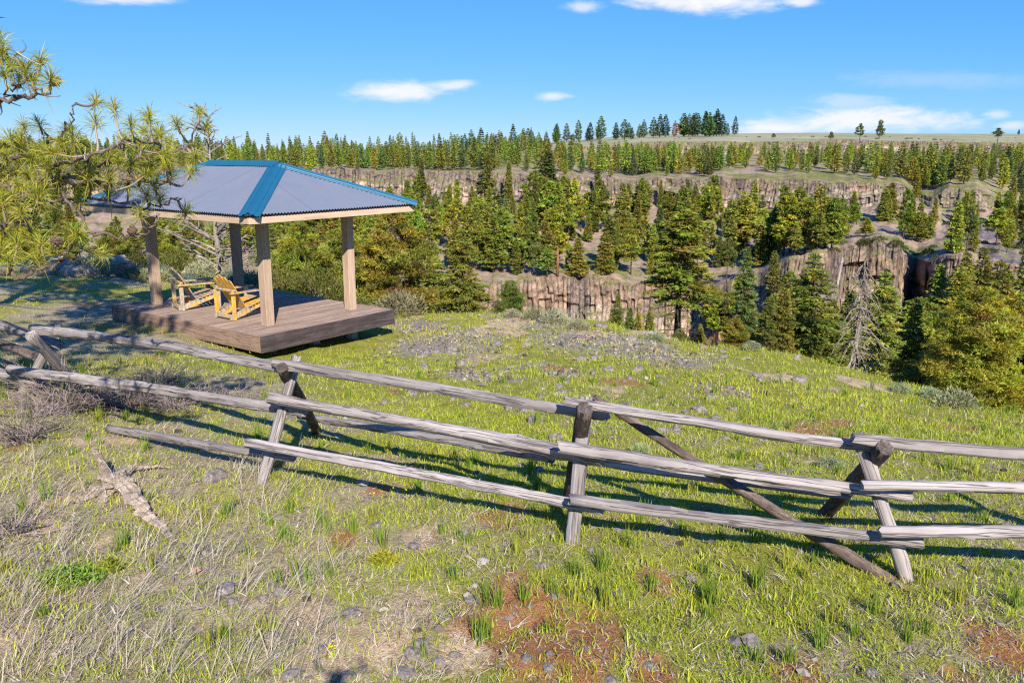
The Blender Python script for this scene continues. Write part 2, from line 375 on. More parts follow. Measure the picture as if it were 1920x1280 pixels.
def mat_top():
    m, w, p = material('pale_green_plateau', .95, .1); g = w.node('ShaderNodeNewGeometry').outputs['Position']
    n = w.noise(w.vmul(g, (1, .35, 1)), .02, 6, .65); n2 = w.noise(g, .12, 5, .7)
    w.put(p.inputs['Base Color'], w.ramp(w.math('ADD', w.math('MULTIPLY', n, .6), w.math('MULTIPLY', n2, .4)), [(.3, (.12, .125, .06)), (.5, (.27, .26, .15)), (.7, (.40, .37, .25))])); return m
M['top'] = mat_top()
def mat_cliff(name, warm=.5):
    m, w, p = material(name, .92, .15); g = w.node('ShaderNodeNewGeometry').outputs['Position']
    at = w.node('ShaderNodeAttribute', attribute_name='col'); sp = w.node('ShaderNodeSeparateColor'); w.l.new(at.outputs['Color'], sp.inputs[0])
    v = w.vmul(g, (1, 1, .8))
    n = w.noise(v, .9, 6, .7, .3); n2 = w.noise(g, 1.4, 6, .7); big = w.noise(g, .09, 5, .6, .3); fine = w.noise(v, 3.2, 4, .65)
    f = w.math('ADD', w.math('MULTIPLY', n, .4), w.math('ADD', w.math('MULTIPLY', n2, .3), w.math('MULTIPLY', fine, .3)))
    c = w.ramp(f, [(.39, (.03, .025, .024)), (.45, (.105, .085, .076)), (.52, (.225, .182, .158)), (.63, (.38, .32, .285))])
    c2 = w.ramp(f, [(.38, (.05, .035, .027)), (.44, (.20, .14, .098)), (.51, (.36, .265, .19)), (.63, (.49, .395, .315))])
    c = w.mix(w.sstep(w.math('ADD', big, (warm-.5)*.3), .45, .62), c, c2)
    c = w.mix(w.math('MULTIPLY', w.sstep(w.noise(g, .5, 5, .7), .62, .68), .5), c, (.42, .16, .05))
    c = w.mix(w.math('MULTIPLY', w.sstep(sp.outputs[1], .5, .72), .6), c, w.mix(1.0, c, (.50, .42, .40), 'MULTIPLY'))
    hv = w.node('ShaderNodeHueSaturation'); w.put(hv.inputs['Color'], c); w.put(hv.inputs['Value'], w.math('MULTIPLY_ADD', sp.outputs[2], .6, .75)); c = hv.outputs[0]
    c = w.mix(sp.outputs[0], (.035, .03, .03), c)                 # deep joints between columns
    nz = w.node('ShaderNodeSeparateXYZ'); w.l.new(w.node('ShaderNodeNewGeometry').outputs['True Normal'], nz.inputs[0])
    c = w.mix(w.sstep(w.math('ADD', nz.outputs[2], w.math('MULTIPLY', w.math('SUBTRACT', n2, .5), .9)), .66, .84), c, w.ramp(f, [(.36, (.06, .065, .02)), (.5, (.15, .145, .05)), (.65, (.27, .24, .12))]))
    w.put(p.inputs['Base Color'], c); bump(w, p, f, 1.0, .6); return m
M['cliff'] = mat_cliff('basalt_cliff_rock', .35)
M['cliffwarm'] = mat_cliff('tan_basalt_cliff_rock', .62)
def mat_simple(name, stops, sc, rough=.9, stretch=(1, 1, 1)):
    m, w, p = material(name, rough, .2); g = w.node('ShaderNodeNewGeometry').outputs['Position']
    n = w.noise(w.vmul(g, stretch), sc, 6, .7); w.put(p.inputs['Base Color'], w.ramp(n, stops)); return m
M['track'] = mat_simple('orange_dirt', [(.3, (.22, .13, .06)), (.5, (.40, .25, .12)), (.7, (.52, .37, .22))], .4)
M['water'] = mat_simple('white_falling_water', [(.35, (.22, .23, .25)), (.6, (.42, .44, .47))], .8, .3, (3, 3, .2))

# ------------------------------------------------------------------ the near knoll (ground)
GC = [(960, 1280, -2.85), (0, 1280, -2.82), (1920, 1280, -2.86), (488, 905, -2.92), (1068, 1022, -2.88), (1712, 1088, -2.9), (20, 790, -2.98),
      (1920, 900, -3.12), (1000, 900, -3.06), (700, 800, -3.3), (1000, 800, -3.38), (1500, 800, -3.52), (1000, 700, -3.85), (1500, 710, -4.15), (700, 690, -3.83),
      (491, 676, -4.03), (740, 626, -4.2), (212, 600, -3.9), (450, 545, -4.05), (0, 650, -3.45), (0, 560, -3.62), (150, 512, -3.75), (280, 540, -3.95), (400, 530, -4.2), (600, 565, -4.22),
      (950, 590, -4.4), (1100, 600, -4.45), (1300, 645, -4.55), (1500, 667, -4.6), (1700, 727, -4.5), (1920, 787, -4.2), (300, 720, -3.2), (300, 640, -3.65)]
gp = np.array([tuple(at_z(*q)) for q in GC]+[(0, -8, -2.6), (-10, -6, -2.6), (10, -6, -2.7), (-16, 8, -2.6), (-22, 16, -2.9), (-25, 26, -3.4), (14, 6, -3.6), (20, 4, -4.2)])
def tps(d): return np.where(d > 0, d*d*np.log(d+1e-12), 0)
_A = tps(np.linalg.norm(gp[:, None, :2]-gp[None, :, :2], axis=2))+np.eye(len(gp))*.6
_P = np.concatenate([np.ones((len(gp), 1)), gp[:, :2]], 1)
_K = np.block([[_A, _P], [_P.T, np.zeros((3, 3))]])
_w = np.linalg.solve(_K, np.concatenate([gp[:, 2], np.zeros(3)]))
RIM = np.array([(-60, 20), (-34, 30)]+[tuple(at_z(*q))[:2] for q in [(-150, 500, -3.9), (150, 497, -3.85), (300, 512, -4.0), (430, 530, -4.15), (600, 562, -4.25), (760, 592, -4.3), (950, 588, -4.4), (1100, 598, -4.45), (1300, 643, -4.55), (1500, 665, -4.6), (1700, 725, -4.5), (1920, 785, -4.2)]]+[(13.5, 8), (18, -2), (22, -20)])
def rim_out(x, y):
    """signed distance beyond the rim line (positive outside)"""
    x = np.asarray(x, float).ravel(); y = np.asarray(y, float).ravel()
    best = np.full(len(x), 1e9); sg = np.ones(len(x))
    for (x0, y0), (x1, y1) in zip(RIM[:-1], RIM[1:]):
        dx, dy = x1-x0, y1-y0; t = np.clip(((x-x0)*dx+(y-y0)*dy)/(dx*dx+dy*dy), 0, 1)
        d = np.hypot(x-x0-t*dx, y-y0-t*dy); side = np.sign(dx*(y-y0)-dy*(x-x0))
        u = d < best; best = np.where(u, d, best); sg = np.where(u, side, sg)
    return best*sg
def ground(x, y):
    x = np.asarray(x, float); sh = x.shape; x = x.ravel(); y = np.asarray(y, float).ravel()
    z = np.zeros(len(x))
    for i in range(0, len(x), 40000):
        sl = slice(i, i+40000)
        K = tps(np.hypot(x[sl, None]-gp[None, :, 0], y[sl, None]-gp[None, :, 1]))
        z[sl] = K@_w[:-3]+_w[-3]+_w[-2]*x[sl]+_w[-1]*y[sl]
    s = np.maximum(rim_out(x, y), 0)
    z = np.clip(z, -5.2, -2.2)
    z = z-0.62*(np.sqrt(s*s+.8*.8)-.8)-.02*s
    z = z+(fbm(x*.7, y*.7, 3, 3)-.5)*.16+(fbm(x*2.6, y*2.6, 3, 5)-.5)*.09+(fbm(x*9, y*9, 2, 8)-.5)*.035
    return z.reshape(sh)
def gz(x, y): return float(ground(np.array([x]), np.array([y]))[0])
def on_ground(px, py):
    a, b = pix_xz(px, py); lo, hi = 2.5, 34
    ys = np.linspace(2.5, 40, 500); gg = ground(a*ys, ys); k = np.where(b*ys <= gg)[0]
    y = ys[k[0]] if len(k) else 30
    for _ in range(3): y = y-(b*y-gz(a*y, y))/b*.7
    return Vector((a*y, y, gz(a*y, y)))

SOIL = [(935, 1150, .28), (1000, 1135, .22), (960, 1095, .16), (1105, 1190, .25), (905, 1205, .2), (1040, 690, .28), (1230, 1090, .14), (1325, 960, .12), (740, 735, .15), (1560, 790, .3), (1080, 1240, .2), (1490, 1250, .18), (640, 1010, .12), (1010, 1170, .2), (880, 1175, .14), (1015, 1225, .25), (1225, 1265, .15), (1880, 1215, .2)]
PALE = [(700, 1185, .38), (185, 1025, .17), (790, 1010, .2), (90, 940, .3), (60, 985, .3), (640, 1215, .3), (870, 1225, .2), (590, 1150, .16), (10, 1190, .2), (130, 930, .2), (760, 1150, .3)]
GRAV = [(830, 650, 1.2), (870, 630, 1.0), (1090, 640, 1.3), (1170, 650, 1.3), (1250, 670, 1.2), (780, 610, .8), (880, 700, .45), (1340, 730, .4), (1000, 600, 1.2), (1050, 700, .4)]
LUSH = [(640, 680, .8), (560, 665, .6), (960, 605, 1.3), (700, 720, 1.3), (130, 1085, .18), (1000, 650, .6), (1080, 690, 1.0), (900, 740, 1.2), (1450, 700, 2.0), (1700, 820, 1.6)]
def discs(L): return [(on_ground(px, py), r) for px, py, r in L]
SOIL = [(a, b_, r*1.12) for a, b_, r in SOIL]
D_SOIL, D_PALE, D_GRAV, D_LUSH = map(discs, (SOIL, PALE, GRAV, LUSH))
def discmask(D, x, y):
    m = np.zeros_like(x)
    for p, r in D:
        d = np.hypot(x-p.x, (y-p.y)*.75)/r
        m = np.maximum(m, np.clip(1.25-d*.75, 0, 1))
    return m
def masks(x, y):
    soil = discmask(D_SOIL, x, y); pale = discmask(D_PALE, x, y); grav = discmask(D_GRAV, x, y); lush = discmask(D_LUSH, x, y)
    soil = np.maximum(soil*.85, sst(fbm(x*.8+9, y*.8, 4, 31), .72, .8)*.6)
    pale = np.maximum(pale*.85, sst(fbm(x*.6+3, y*.6+7, 4, 37), .68, .76)*.7)
    grav = np.maximum(grav*.9, sst(fbm(x*.9, y*.9, 4, 41), .66, .78)*.6)
    k = x/np.maximum(y, 2.5)
    green = .40+.26*sst(k, -.35, .15)+.25*sst(y, 7, 12)+(fbm(x*.5, y*.5, 4, 51)-.5)*.9
    green = np.maximum(green, lush); shade = sst(-k, .25, .42)*sst(y, 10, 16)
    green = np.clip(green-.25*shade, 0, 1)
    return soil, pale, grav, green

def axis(pts):
    out = []
    for (a, b, st) in pts: out.append(np.arange(a, b, st))
    return np.concatenate(out)
gx = axis([(-60, -16, 1.0), (-16, -9, .25), (-9, 11, .085), (11, 18, .25), (18, 40, 1.0)]); gy = axis([(-25, 2.6, .7), (2.6, 12, .075), (12, 27, .13), (27, 50, .5)])
XX, YY = np.meshgrid(gx, gy); ZZ = ground(XX, YY)
sm, pm, gm, nm = masks(XX.ravel(), YY.ravel())
nx, ny = len(gx), len(gy); ii = np.arange(ny-1)[:, None]*nx+np.arange(nx-1)[None]
Q = np.stack([ii, ii+1, ii+nx+1, ii+nx], -1).reshape(-1, 4)
o = obj('ground', mesh('ground', np.stack([XX.ravel(), YY.ravel(), ZZ.ravel()], 1), [Q], [M['ground']], {'mask': np.stack([sm, nm, gm, pm], 1)}, smooth=True)); tag(o, kind='structure')

# ------------------------------------------------------------------ the canyon beyond (lofted between feature lines)
def feat(rows):
    """rows of (px, py or None, z or None, y distance) -> arrays over k"""
    K, Zr, D = [], [], []
    for px, py, d in rows:
        if py <= 0: zr = py/d; a = (px-960)/F*(CP-zr*SP)           # py <= 0 means a height in metres
        else: a, zr = pix_xz(px, py)
        K.append(a); Zr.append(zr*d); D.append(d)
    return np.array(K), np.array(Zr), np.array(D)
def const(zv, d): return feat([(-2500, zv, d), (4500, zv, d)])
FE = [
 const(-13, 17),
 feat([(-2500, -16, 34), (600, -17, 36), (1300, -19, 40), (1600, -20, 38), (1920, -18, 32), (4500, -18, 32)]),
 feat([(-2500, -34, 90), (400, -36, 95), (900, -44, 105), (1300, -46, 110), (1500, -46, 115), (1920, -40, 110), (4500, -40, 110)]),
 feat([(-2500, -40, 205), (300, -42, 205), (800, -50, 215), (1000, -54, 222), (1300, -54, 226), (1345, 650, 212), (1430, 655, 200), (1480, 640, 207), (1550, 620, 212), (1572, 618, 233), (1600, 612, 238), (1672, 612, 232), (1686, 670, 240), (1722, 670, 240), (1735, 612, 226), (1850, 600, 215), (1920, 600, 214), (4500, 600, 214)]),
 feat([(-2500, 500, 212), (0, 505, 212), (300, 512, 214), (600, 525, 220), (800, 532, 225), (900, 528, 228), (1000, 521, 231), (1100, 518, 233), (1200, 530, 234), (1308, 541, 233), (1330, 546, 236), (1420, 512, 234), (1480, 482, 224), (1552, 466, 222), (1572, 478, 241), (1590, 462, 246), (1640, 450, 246), (1684, 460, 243), (1694, 478, 252), (1718, 482, 252), (1736, 488, 236), (1800, 482, 228), (1860, 490, 222), (1920, 496, 220), (4500, 496, 220)]),
 feat([(-2500, 432, 285), (300, 432, 285), (900, 448, 285), (1100, 450, 290), (1350, 462, 288), (1500, 440, 285), (1640, 430, 290), (1800, 446, 285), (1920, 455, 285), (4500, 455, 285)]),
 feat([(-2500, 362, 350), (300, 364, 350), (600, 367, 350), (780, 370, 352), (900, 379, 350), (1000, 374, 354), (1100, 387, 350), (1200, 380, 356), (1240, 378, 352), (1350, 394, 346), (1500, 398, 343), (1620, 392, 345), (1690, 370, 352), (1720, 372, 350), (1745, 390, 338), (1800, 392, 332), (1865, 390, 334), (1920, 410, 340), (4500, 410, 340)]),
 feat([(-2500, 314, 358), (300, 316, 358), (600, 317, 358), (780, 319, 360), (1000, 326, 361), (1100, 331, 360), (1200, 338, 364), (1240, 335, 360), (1350, 334, 352), (1500, 338, 350), (1620, 341, 351), (1690, 344, 357), (1725, 362, 354), (1750, 366, 342), (1780, 352, 340), (1830, 354, 341), (1872, 372, 344), (1920, 388, 352), (4500, 388, 352)]),
 feat([(-2500, 303, 560), (600, 303, 560), (900, 302, 580), (1060, 294, 600), (1200, 290, 610), (1500, 289, 615), (1920, 292, 615), (4500, 292, 615)]),
 feat([(-2500, 300, 568), (600, 300, 568), (900, 297, 588), (1040, 280, 608), (1080, 272, 610), (1130, 276, 612), (1180, 269, 618), (1250, 264, 620), (1400, 266, 624), (1600, 263, 624), (1920, 267, 624), (4500, 267, 624)]),
 feat([(-2500, 288, 1000), (600, 288, 1000), (900, 284, 1000), (1040, 266, 1000), (1200, 256, 1000), (1390, 253, 1000), (1650, 252.5, 1000), (1920, 254, 1000), (4500, 254, 1000)]),
 feat([(-2500, 284, 1800), (900, 280, 1800), (1200, 252, 1800), (1390, 250.5, 1800), (1520, 249, 1800), (1700, 250.5, 1800), (1920, 251, 1800), (4500, 251, 1800)]),
 const(-300, 9000),
]
kcol = np.concatenate([np.arange(-1700, -60, 25), np.arange(-60, 1985, 2.0), np.arange(1985, 3700, 25)])
KC = (kcol-960)/F*CP
nk = len(KC)
def noise_k(amp, fr, seed): return (fbm(KC*fr, np.full(nk, seed*3.1), 4, seed)-.5)*2*amp
fz = [np.interp(KC, a[0], a[1]) for a in FE]; fd = [np.interp(KC, a[0], a[2]) for a in FE]
# promontories and gullies: the same wander for a cliff's foot and top, heights follow so that the outline in view holds
def wander(idx, amp, fr, seed, zjit=0):
    dn = noise_k(amp, fr, seed)
    for i in idx:
        r = fz[i]/fd[i]; fd[i] = fd[i]+dn; fz[i] = r*fd[i]
wander((3, 4), 5, 30, 2); wander((6, 7), 7, 26, 3); wander((8, 9), 12, 18, 4); wander((2,), 8, 14, 5); wander((5,), 10, 20, 6)
fz[7] = fz[7]+noise_k(1.3, 45, 11); fz[4] = fz[4]+noise_k(1.3, 50, 12); fz[9] = fz[9]+noise_k(.9, 40, 13); fz[6] = fz[6]+noise_k(2.0, 40, 15)
def band(i, rows, name, mat, cliff=0.0, amp=1.0, fr=.05, ease=1.0, colw=1.1):
    t = np.linspace(0, 1, rows)**ease
    d = fd[i][None]*(1-t[:, None])+fd[i+1][None]*t[:, None]
    z = fz[i][None]*(1-t[:, None])+fz[i+1][None]*t[:, None]
    x = KC[None]*d
    c = None
    if cliff:
        # columns: polygonal ribs in the plane of the face, broken by ledges
        u = np.cumsum(np.concatenate([[0], np.hypot(np.diff(KC*fd[i]), np.diff(fd[i])*.6)]))[None]
        zz = z-z[0:1]
        lay = np.floor(zz/2.3+fbm(u*.05, zz*.02, 3, 71+i)*2.2)
        wv = u/colw+(vn(u*.22, zz*.08, 75+i)-.5)*2.4
        cell = np.floor(wv); fr_ = wv-cell
        rib = 1-np.abs(fr_-.5)*2
        hgt = hash2(cell, lay*0+i, 81)*1.1+hash2(cell, lay, 83)*2.3
        butt = (fbm(u*.07, zz*.05, 4, 85+i)-.5)*5.0
        ledge = hash2(lay, lay*0+3, 87)*1.4
        env = np.sin(np.pi*np.clip(t, 0, 1))[:, None]**.45
        tier = fbm(u*.03, u*0+i, 3, 95)*.7+.15
        step_ = (1-sst(t[:, None]-tier, -.03, .03))*(1.2+2.6*fbm(u*.05, u*0+9, 2, 97))*(.9 if i == 3 else .45)
        crumble = (fbm(u*.5, zz*.45, 3, 99)-.5)*1.6
        off = (np.sqrt(np.clip(rib, 0, 1))*.35+hgt*.75+butt+ledge+step_+crumble-1.6)*cliff*env
        if i == 3: caves = [(1584, 1650, .5, .78, 3.5), (1568, 1590, .0, .9, 3.0), (1725, 1790, .3, .7, 5.0), (1040, 1075, .35, .75, 2.5)]
        elif i == 6: caves = [(1468, 1512, .0, .45, 3.5), (1235, 1300, .05, .45, 3.5), (1395, 1420, .1, .5, 2.0)]
        else: caves = []
        px_ = 960+KC[None]*F/CP
        for x0, x1, t0, t1, dep in caves:
            jt = (fbm(u*.12, u*0+x0, 2, 55)-.5)*.25
            off = off-dep*sst(px_, x0, x0+12)*(1-sst(px_, x1-12, x1))*sst(t[:, None]+jt, t0, t0+.06)*(1-sst(t[:, None]+jt, t1-.05, t1))
        d = d-off
        x = KC[None]*d
        joint = np.clip(.25+sst(rib, .02, .3)*.85, 0, 1)
        lq = zz/2.3+fbm(u*.05, zz*.02, 3, 71+i)*2.2+hash2(cell, lay*0+4, 88)*.35; joint = joint*np.where(hash2(cell, lay, 93) > .3, .25+.75*sst(lq-np.floor(lq), .02, .2), 1)
        talus = 1-sst(1-t[:, None]+fbm(u*.1, zz*.1, 2, 91), .1, .2)*0
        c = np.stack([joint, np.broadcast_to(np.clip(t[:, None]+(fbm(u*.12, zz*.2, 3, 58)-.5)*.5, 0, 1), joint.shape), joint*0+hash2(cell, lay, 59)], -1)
    else:
        env = np.sin(np.pi*t)[:, None]**.5
        z = z+((fbm(x*fr, d*fr, 5, 60+i)-.5)*2*amp+(fbm(x*fr*6, d*fr*6, 4, 65+i)-.5)*amp*.7)*env
    V = np.stack([x.ravel(), d.ravel(), z.ravel()], 1)
    jj = np.arange(rows-1)[:, None]*nk+np.arange(nk-1)[None]
    Qb = np.stack([jj, jj+1, jj+nk+1, jj+nk], -1).reshape(-1, 4)
    at = {'col': c.reshape(-1, 3)} if c is not None else None
    ob = obj(name, mesh(name, V, [Qb], [mat], at, smooth=not cliff)); tag(ob, kind='structure')
    return x, d, z
BAND = {}
BAND[0] = band(0, 10, 'canyon_slope', M['slope'], amp=1.2, fr=.06)
BAND[1] = band(1, 14, 'canyon_slope', M['slope'], amp=3, fr=.04)
BAND[2] = band(2, 20, 'canyon_floor', M['slope'], amp=3, fr=.03)
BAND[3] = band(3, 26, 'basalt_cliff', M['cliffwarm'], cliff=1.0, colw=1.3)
BAND[4] = band(4, 26, 'grassy_bench', M['slope'], amp=2.2, fr=.04)
BAND[5] = band(5, 26, 'talus_slope', M['slope'], amp=2.6, fr=.05)
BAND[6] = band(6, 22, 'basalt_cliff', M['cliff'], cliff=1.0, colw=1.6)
BAND[7] = band(7, 30, 'plateau', M['bench'], amp=1.4, fr=.02, ease=1.6)
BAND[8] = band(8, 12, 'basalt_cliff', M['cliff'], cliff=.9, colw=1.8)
BAND[9] = band(9, 14, 'plateau', M['top'], amp=.7, fr=.01)
BAND[10] = band(10, 8, 'plateau', M['top'], amp=.6, fr=.006)
BAND[11] = band(11, 5, 'plateau', M['top'], amp=0, fr=.01)
BAND['slope'] = tuple(np.concatenate([a, c]) for a, c in zip(BAND[4], BAND[5]))
def far_at(px, py, b):
    """point of band b whose picture height is nearest py in the column through px"""
    x, d, z = BAND['slope' if b in (4, 5) else b]
    k = (px-960)/F*CP
    for _ in range(3):
        c = int(np.clip(np.searchsorted(KC, k), 0, nk-1))
        qx, qy = to_pix(x[:, c], d[:, c], z[:, c])
        j = int(np.argmin(np.abs(qy-py))); k += (px-qx[j])/F*CP
    return Vector((x[j, c], d[j, c], z[j, c]))
def far_td(k, t, b):
    x, d, z = BAND[b]; c = int(np.clip(np.searchsorted(KC, k), 0, nk-1)); r = t*(len(d)-1); j = int(r); j2 = min(j+1, len(d)-1); f = r-j
    return Vector((x[j, c]*(1-f)+x[j2, c]*f, d[j, c]*(1-f)+d[j2, c]*f, z[j, c]*(1-f)+z[j2, c]*f))
# ------------------------------------------------------------------ trees
def unit(v): return v/(np.linalg.norm(v, axis=-1, keepdims=True)+1e-9)
GREENS = dict(fir=(.125, .135, .03), pine=(.14, .16, .028), dark=(.075, .10, .04))
def fir_proto(name, seed, H=15, R=2.6, start=.08, nb=150, per=26, L=.5, W=.17, droop=.3, gap=0.0, prof=.85, base='fir', tufty=False, limbs=True, brown=.025, bare=0):
    rg = np.random.default_rng(seed); tr = Bag(); cr = Bag()
    zz = np.linspace(0, H, 9); r0 = H*.014+.03
    wob = np.cumsum(rg.normal(0, .012*H/15, (9, 2)), 0)*np.linspace(0, 1, 9)[:, None]
    tr.tube(np.concatenate([wob, zz[:, None]], 1), r0*(1-zz/H*.93), 7)
    t = np.sort(rg.uniform(0, 1, nb)**.85)
    t = np.round(t*nb/6)/(nb/6)*.6+t*.4
    az = np.cumsum(np.full(nb, 2.399))+rg.normal(0, .5, nb)
    azgap = rg.uniform(0, 6.28); C0 = np.array(GREENS[base])
    lop = rg.uniform(.6, 1.28, 8); ragged = 1+.28*np.sin(np.linspace(0, 1, 40)*rg.uniform(9, 22)+rg.uniform(0, 6))*rg.uniform(.4, 1)
    for i in range(nb):
        h = (start+(1-start)*t[i])*H
        if rg.uniform() < gap: continue
        pr = max(0.0, 1-t[i])**prof*min(1, .55+t[i]*2.2)
        l = R*pr*rg.uniform(.65, 1.12)*lop[int((az[i] % 6.283)/6.283*8) % 8]*ragged[int(t[i]*39.9) % 40]+.12*H/15
        dr = np.array([math.cos(az[i]), math.sin(az[i]), 0.]); up = (.30 if tufty else .12)*t[i]-.05
        wx = np.interp(h, zz, wob[:, 0]); wy = np.interp(h, zz, wob[:, 1]); b0 = np.array([wx, wy, h])
        f = lambda s: b0+dr*(l*s)[:, None]+np.array([0, 0, 1.])*((up*s-droop*s*s+droop*.45*s**4)*l)[:, None]
        if limbs and l > .5: tr.tube(f(np.linspace(0, .9, 4)), [.028*l/2+.01, .018*l/2+.008, .012*l/2+.005, .004], 3, caps=False)
        n = max(3, int(per*(l/R)*1.2))
        bc = C0*rg.uniform(.62, 1.45)*np.array([rg.uniform(.85, 1.25), 1, rg.uniform(.7, 1.3)])
        if rg.uniform() < brown: bc = np.array([.15, .095, .04])*rg.uniform(.7, 1.3)
        if tufty:
            nt = max(2, n//9)
            s = rg.uniform(.35, 1, nt)**.6; sd_ = np.cross(dr, [0, 0, 1.])
            c = f(s)+sd_*(rg.normal(0, .22*l, nt)*(s))[:, None]+np.array([0, 0, 1.])*rg.normal(.03, .07*l, nt)[:, None]
            m = 9
            a = unit(rg.normal(size=(nt*m, 3))+np.repeat(dr*.7, 1, 0)+np.array([0, 0, .55]))
            cc = np.repeat(c, m, 0)
            col = np.repeat(bc*rg.uniform(.7, 1.4, (nt, 1)), m, 0)*rg.uniform(.75, 1.3, (nt*m, 1))
            cr.cards(cc, a, L*rg.uniform(.7, 1.2, nt*m), W, col, rg)
        else:
            s = rg.uniform(.12, 1, n)**.75
            sd_ = np.cross(dr, [0, 0, 1.]); side = np.sign(rg.normal(size=n))
            w = .36*l*(1.05-s)*rg.uniform(0, 1, n)
            c = f(s)+sd_*(side*w)[:, None]+np.array([0, 0, 1.])*(-w*.25+rg.normal(0, .03*l, n))[:, None]
            a = unit(dr*rg.uniform(.3, 1, (n, 1))+sd_*(side*rg.uniform(.2, 1.1, n))[:, None]+np.array([0, 0, 1.])*rg.uniform(-.65, .25, (n, 1))+rg.normal(0, .15, (n, 3)))
            col = bc*rg.uniform(.7, 1.35, (n, 1))*(1+.25*(s[:, None]-.5))
            cr.cards(c, a, L*rg.uniform(.7, 1.25, n)*(H/15 if H < 12 else 1), W*rg.uniform(.7, 1.3, n)*(H/15 if H < 12 else 1), col, rg, bend=.08)
    for q in range(bare):
        h = rg.uniform(.06, start+.12)*H; a_ = q*2.4; l = R*rg.uniform(.35, .95); d_ = np.array([math.cos(a_), math.sin(a_), 0]); s_ = np.linspace(0, 1, 5)[:, None]
        tr.tube(np.array([0, 0, h])+d_*l*s_+np.array([0, 0, 1.])*l*(-.05*s_-.28*s_*s_)+rg.normal(0, .03, (5, 3))*s_, [.035, .026, .018, .012, .007], 4, caps=False)
        for _ in range(3): c_ = np.array([0, 0, h])+d_*l*rg.uniform(.4, .9)-np.array([0, 0, .12*l]); e_ = unit(d_+rg.normal(0, .7, 3))*l*.3; tr.tube([c_, c_+e_*.5, c_+e_], [.012, .009, .006], 3, caps=False)
    n = 14
    cr.cards(np.array([[wob[-1, 0], wob[-1, 1], H*.97]])+rg.normal(0, .05, (n, 3)), unit(rg.normal(0, .5, (n, 3))+np.array([0, 0, 1.])), L*.9, W*.8, C0, rg)
    return tr.mesh(name+'_trunk', [M['bark']], True, False), cr.mesh(name+'_crown', [M['leaf']]), H
def far_proto(name, seed, H=15, R=2.3, base='fir', n=330, round_=0.0):
    rg = np.random.default_rng(seed); b = Bag()
    b.tube([[0, 0, 0], [0, 0, H*.9]], [H*.014, .03], 4, caps=False, C=(.09, .065, .05))
    C0 = np.array(GREENS[base]); t = rg.uniform(0, 1, n)**1.15; t = np.round(t*11)/11*.6+t*.4
    pr = np.clip(1-t, 0, 1)**.8*np.minimum(1, .5+t*2.5)*(1-round_)+round_*np.sqrt(np.clip(1-(2*t-1)**2, 0, 1))
    lay = np.repeat(rg.uniform(.7, 1.2, 24)[None], 1, 0)[0]
    az = rg.uniform(0, 6.283, n); r = R*pr*lay[(t*23).astype(int)]*rg.uniform(.45, 1.05, n)
    d = np.stack([np.cos(az), np.sin(az), 0*az], 1)
    c = d*(r*.55)[:, None]+np.array([0, 0, 1.])*((.1+.88*t)*H)[:, None]
    a = unit(d+np.array([0, 0, 1.])*rg.uniform(-.6, .15, (n, 1))+rg.normal(0, .35, (n, 3)))
    b.cards(c, a, (.5+.62*r)*rg.uniform(.8, 1.2, n), .6, C0*rg.uniform(.6, 1.45, (n, 1))*np.stack([rg.uniform(.85, 1.2, n), np.ones(n), rg.uniform(.7, 1.2, n)], 1), rg, 1, bend=.1)
    b.cards(np.repeat([[0, 0, H*.93]], 8, 0), unit(rg.normal(0, .35, (8, 3))+np.array([0, 0, 1.])), H*.07, .3, C0, rg, 1)
    return b.mesh(name, [M['twig'], M['leaf']]), H

FIRM = [fir_proto('fir', 100+i, 15, R*1.18, st, 190, 46, .66, .30, dr) for i, (R, st, dr) in enumerate([(2.5, .05, .3), (2.1, .1, .35), (2.9, .06, .25), (1.7, .16, .4), (2.4, .03, .3), (2.7, .26, .32), (1.5, .1, .45), (3.1, .12, .2)])]
PINEM = [fir_proto('pine', 120+i, 15, R*1.15, st, 100, 90, .66, .25, .05, .10, .55, 'pine', True) for i, (R, st) in enumerate([(2.6, .2), (3.0, .28), (2.3, .14), (2.8, .4), (2.1, .5), (3.2, .2)])]
FARP = [far_proto('conifer', 140+i, 15, R*1.1, b, 520, rd) for i, (R, b, rd) in enumerate([(2.0, 'fir', 0), (2.4, 'fir', .1), (1.7, 'fir', 0), (2.5, 'pine', .3), (2.2, 'dark', .1), (2.9, 'pine', .45)])]
NOTREE = {'n': 0}
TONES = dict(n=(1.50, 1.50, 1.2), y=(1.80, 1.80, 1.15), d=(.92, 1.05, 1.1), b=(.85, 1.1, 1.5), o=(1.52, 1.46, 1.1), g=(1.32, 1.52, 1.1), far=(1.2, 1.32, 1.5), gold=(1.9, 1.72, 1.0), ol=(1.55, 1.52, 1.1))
AUTO = []
def vary(t, s=.12): return tuple(c*random.uniform(1-s, 1+s) for c in TONES[t])+(1,)
TWORD = dict(n='green', y='yellow-green', d='dark', b='bluish', o='brownish', g='deep green', far='bluish green', gold='golden', ol='olive')
def plant(proto, loc, h, name, label, cat='tree', group=None, tone='n', wide=1.0, lean=0.0):
    tr, cr, H = proto
    o = empty(name, loc, random.uniform(0, 6.28)); k = h/H; o.scale = (k*wide*random.uniform(.93, 1.07), k*wide, k)
    if lean: o.rotation_euler = (lean, lean*.5, o.rotation_euler[2])
    tag(o, label, cat, group)
    a = obj('trunk', tr, o); b = obj('crown', cr, o); b.color = vary(tone)
    if group: AUTO.append((o, h, TWORD[tone], 'pine' if proto in PINEM else 'fir'))
    return o
def plant_far(loc, h, name, label, group=None, tone='n', wide=1.0, proto=None):
    me, H = proto or random.choice(FARP)
    o = obj(name, me, loc=loc); k = h/H; o.scale = (k*wide, k*wide, k); o.rotation_euler = (0, 0, random.uniform(0, 6.28)); o.color = vary(tone, .18)
    if group: AUTO.append((o, h, TWORD[tone], 'conifer'))
    return tag(o, label, 'tree', group)
